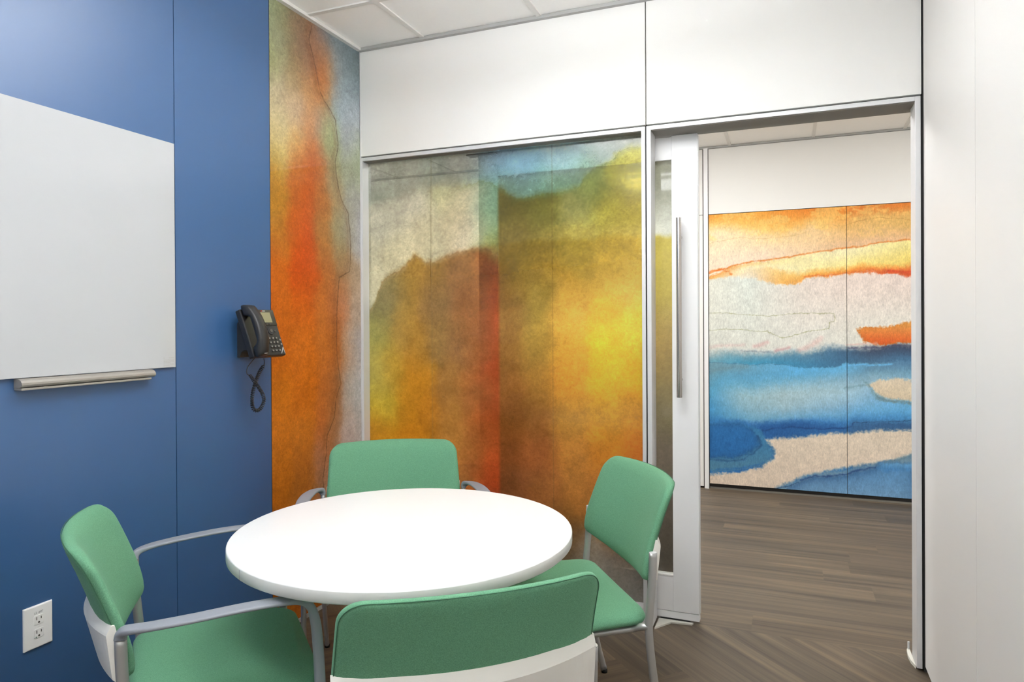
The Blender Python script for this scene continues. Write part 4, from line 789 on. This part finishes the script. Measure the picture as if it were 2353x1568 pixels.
BACK_OUT = rounded_outline([(-0.275, 0.551), (0.275, 0.551), (0.262, 0.833), (-0.262, 0.833)], [0.016, 0.016, 0.050, 0.050], 10, 12)
SEAT_SIDE = rounded_outline([(-0.262, -0.004), (0.262, -0.004), (0.284, 0.25), (0.25, 0.398), (-0.25, 0.398), (-0.284, 0.25)], [0.06, 0.06, 0.10, 0.112, 0.112, 0.10], 8, 8)
SEAT_OUT = rounded_outline([(-0.262, -0.004), (0.262, -0.004), (0.293, 0.36), (0.262, 0.452), (-0.262, 0.452), (-0.293, 0.36)], [0.06, 0.06, 0.10, 0.045, 0.045, 0.10], 8, 8)
def make_chair(arms, label):
    t = thing('arm_chair' if arms else 'side_chair', (0, 0, 0), label, 'chair')
    fb = MAT['fabric']
    # backrest pad: front face, rolled edge, back face
    def pb(x, z, h):
        u = 1-(x/0.27)**2; zz = z + u*(0.006*max(0, (z-0.55)/0.29) - 0.030*max(0, (0.70-z)/0.15)**2); return (x, back_y(x, z)+h+0.003, zz)
    R = [(0.88, 0.013), (0.76, 0.013), (0.64, 0.013), (0.52, 0.0128), (0.42, 0.0125), (0.33, 0.012), (0.25, 0.0115), (0.2001, 0.0112), (0.0215, 0.0088), (0.0125, 0.0062), (0.008, 0.004), (0.005, 0.0005), (0.0, -0.005), (0.0006, -0.0115), (0.003, -0.0175), (0.009, -0.0215), (0.02, -0.0235), (0.2001, -0.026), (0.26, -0.0265), (0.34, -0.027), (0.44, -0.027), (0.54, -0.028), (0.66, -0.0285), (0.78, -0.029), (0.9, -0.029)]
    bk = cushion('backrest', BACK_OUT, R, pb, fb, t)
    seam = [Vector(pb(q.x*0.990, 0.692+(q.y-0.692)*0.982, -0.0193)) for q in BACK_OUT]; seam.append(seam[0])
    n = len(seam); V = []; F = []
    c0 = Vector((0, -0.05, 0.7))
    for i, p in enumerate(seam):
        tdir = (seam[(i+1) % (n-1)]-seam[i-1 if i else n-2]).normalized(); w = Vector((0, 1, 0)); w = (w-tdir*w.dot(tdir)).normalized(); h = tdir.cross(w)
        for k in range(6): V.append(p+(w*math.cos(k*math.pi/3)+h*math.sin(k*math.pi/3))*0.0010)
    for i in range(n-1):
        for k in range(6): F.append((i*6+k, i*6+(k+1) % 6, (i+1)*6+(k+1) % 6, (i+1)*6+k))
    mesh('seam_piping', V, F, MAT['piping'], bk, True)
    # seat pad
    def ps(x, y, h):
        crown = 0.004*(1-(x/0.3)**2)
        drop = 0.020*max(0, (y-(0.30 if arms else 0.255))/0.15)**2
        return (x, y, 0.455+h+crown*(1 if h > -0.02 else 0)-drop)
    RS = [(0.9, 0.002), (0.75, 0.002), (0.6, 0.002), (0.48, 0.002), (0.37, 0.002), (0.28, 0.0015), (0.2001, 0.0005), (0.038, -0.0025), (0.022, -0.0065), (0.010, -0.0125), (0.002, -0.021), (0.0, -0.029), (0.004, -0.037), (0.014, -0.042), (0.035, -0.0435), (0.3, -0.0435), (0.8, -0.0435)]
    cushion('seat', SEAT_OUT if arms else SEAT_SIDE, RS, ps, fb, t)
    boxes('seat_pan', [((-0.225, 0.03, 0.398), (0.225, 0.34, 0.411))], MAT['phone_base'], t, 0.004)
    # cream shell across the lower back
    V = []; F = []; NX = 28
    for i in range(NX+1):
        x = -0.272+0.544*i/NX; u = 1-(x/0.272)**2
        yb = lambda z: ez(z)+0.003-sag(z)*u-0.0205-0.008*u
        zc = 0.672+0.003*u
        sec = [(yb(zc)+0.006, zc), (yb(zc)-0.001, zc), (-0.030-0.066*u, 0.656-0.006*u), (-0.0315-0.0665*u, 0.651-0.006*u), (-0.020-0.052*u, 0.553), (-0.013-0.049*u, 0.546), (yb(0.556)+0.006, 0.549), (yb(0.60)+0.006, 0.60)]
        for y, z in sec: V.append((x, y, z))
    m_ = 8
    for i in range(NX):
        for k in range(m_): F.append((i*m_+k, i*m_+(k+1) % m_, (i+1)*m_+(k+1) % m_, (i+1)*m_+k))
    F.append(tuple(range(m_))); F.append(tuple(NX*m_+k for k in range(m_)))
    sh = mesh('back_shell', V, F, MAT['shell'], t, False)
    for p in sh.data.polygons: p.use_smooth = False
    for s in (-1, 1):
        loft('shell_bracket', [Vector((s*0.262, -0.008, 0.60)), Vector((s*0.286, -0.002, 0.60))], 0.012, 0.05, MAT['phone_base'], t, Vector((0, 1, 0)), 10)
    # legs
    for s in (-1, 1):
        X = 0.2855 if arms else 0.2795
        P = catmull([(s*X, -0.003, 0.645 if arms else 0.638), (s*X, 0.0, 0.56), (s*X, 0.008, 0.47), (s*X, 0.012, 0.41), (s*X, 0.006, 0.33), (s*X, -0.006, 0.24), (s*(X-0.004), -0.03, 0.11), (s*(X-0.008), -0.055, 0.012)], 6)
        lg = loft('rear_leg', P, 0.0185, 0.0255, MAT['tube'], t, Vector((1, 0, 0)), 20)
        if not arms:
            loft('end_cap', [Vector((s*X, -0.003, 0.6382)), Vector((s*X, -0.003, 0.6396))], 0.0172, 0.0242, MAT['chrome_cap'], lg, Vector((1, 0, 0)), 20)
        cyl('foot_glide', (s*(X-0.008), -0.057), 0.0115, 0.0, 0.013, MAT['black'], lg, 16)
        # side rail from the rear leg, under the seat edge
        Q = catmull([(s*X, 0.012, 0.416), (s*(X-0.012), 0.03, 0.413), (s*(X-0.034), 0.055, 0.400), (s*(X-0.040), 0.10, 0.3965), (s*(X-0.036), 0.25, 0.394), (s*(X-0.02), 0.37, 0.390), (s*0.318, 0.412, 0.385)] if arms else [(s*X, 0.012, 0.416), (s*(X-0.012), 0.03, 0.413), (s*(X-0.034), 0.055, 0.400), (s*(X-0.040), 0.10, 0.3965), (s*(X-0.038), 0.22, 0.394), (s*(X-0.043), 0.30, 0.390), (s*0.222, 0.362, 0.382)], 6)
        loft('seat_rail', Q, 0.021, 0.023, MAT['tube'], t, Vector((0, 0, 1)), 16)
        if arms:
            A = catmull([(s*0.2855, -0.003, 0.646), (s*0.287, -0.002, 0.654), (s*0.292, 0.004, 0.663), (s*0.303, 0.020, 0.669), (s*0.318, 0.06, 0.674), (s*0.330, 0.14, 0.680), (s*0.335, 0.25, 0.686), (s*0.334, 0.33, 0.685), (s*0.330, 0.372, 0.678), (s*0.326, 0.396, 0.658), (s*0.3235, 0.408, 0.62), (s*0.322, 0.414, 0.56), (s*0.3205, 0.418, 0.49), (s*0.319, 0.42, 0.42)], 5)
            N = len(A); Wd = []; Tk = []
            for i in range(N):
                q = i/(N-1)*13
                Wd.append(float(np.interp(q, [0, 1, 2, 3, 4, 5, 7, 8, 9, 10, 13], [0.021, 0.022, 0.026, 0.034, 0.042, 0.048, 0.046, 0.038, 0.030, 0.026, 0.024])))
                Tk.append(float(np.interp(q, [0, 1, 2, 3, 4, 5, 7, 8, 9, 10, 13], [0.027, 0.025, 0.020, 0.015, 0.012, 0.010, 0.011, 0.015, 0.020, 0.024, 0.026])))
            loft('armrest', A, Wd, Tk, MAT['arm'], t, Vector((1, 0, 0)), 20, 3.4)
            P = catmull([(s*0.319, 0.42, 0.42), (s*0.318, 0.424, 0.25), (s*0.316, 0.430, 0.012)], 6)
        else:
            P = catmull([(s*0.222, 0.362, 0.385), (s*0.221, 0.365, 0.33), (s*0.220, 0.370, 0.16), (s*0.219, 0.374, 0.012)], 6)
        lg = loft('front_leg', P, 0.0185, 0.0255, MAT['tube'], t, Vector((1, 0, 0)), 18)
        e = P[-1]; cyl('foot_glide', (e.x, e.y), 0.0115, 0.0, 0.013, MAT['black'], lg, 16)
    boxes('cross_bar', [((-0.222, 0.345, 0.380), (0.222, 0.362, 0.394))], MAT['tube'], t, 0.004)
    return t
def put(o, x, y, deg, label):
    o.location = (x, y, 0); o.rotation_euler = (0, 0, math.radians(deg)); o['label'] = label; o['group'] = 'green chairs around the round table'
armc = make_chair(True, 'x'); sidec = make_chair(False, 'x')
put(armc, 0.4646, -1.7300, -42.03, 'green armchair on the left, its grey arms reaching under the table, beside the wall outlet')
put(copy_tree(armc), 0.527, -0.546, 212.6, 'green armchair behind the table, facing out from the glass wall corner')
put(sidec, 1.4305, -1.7412, 40.5, 'green armless chair nearest the camera, seen from behind with its cream back shell')
put(copy_tree(sidec), 1.4920, -0.6890, 125.4, 'green armless chair right of the table, in front of the sliding door')
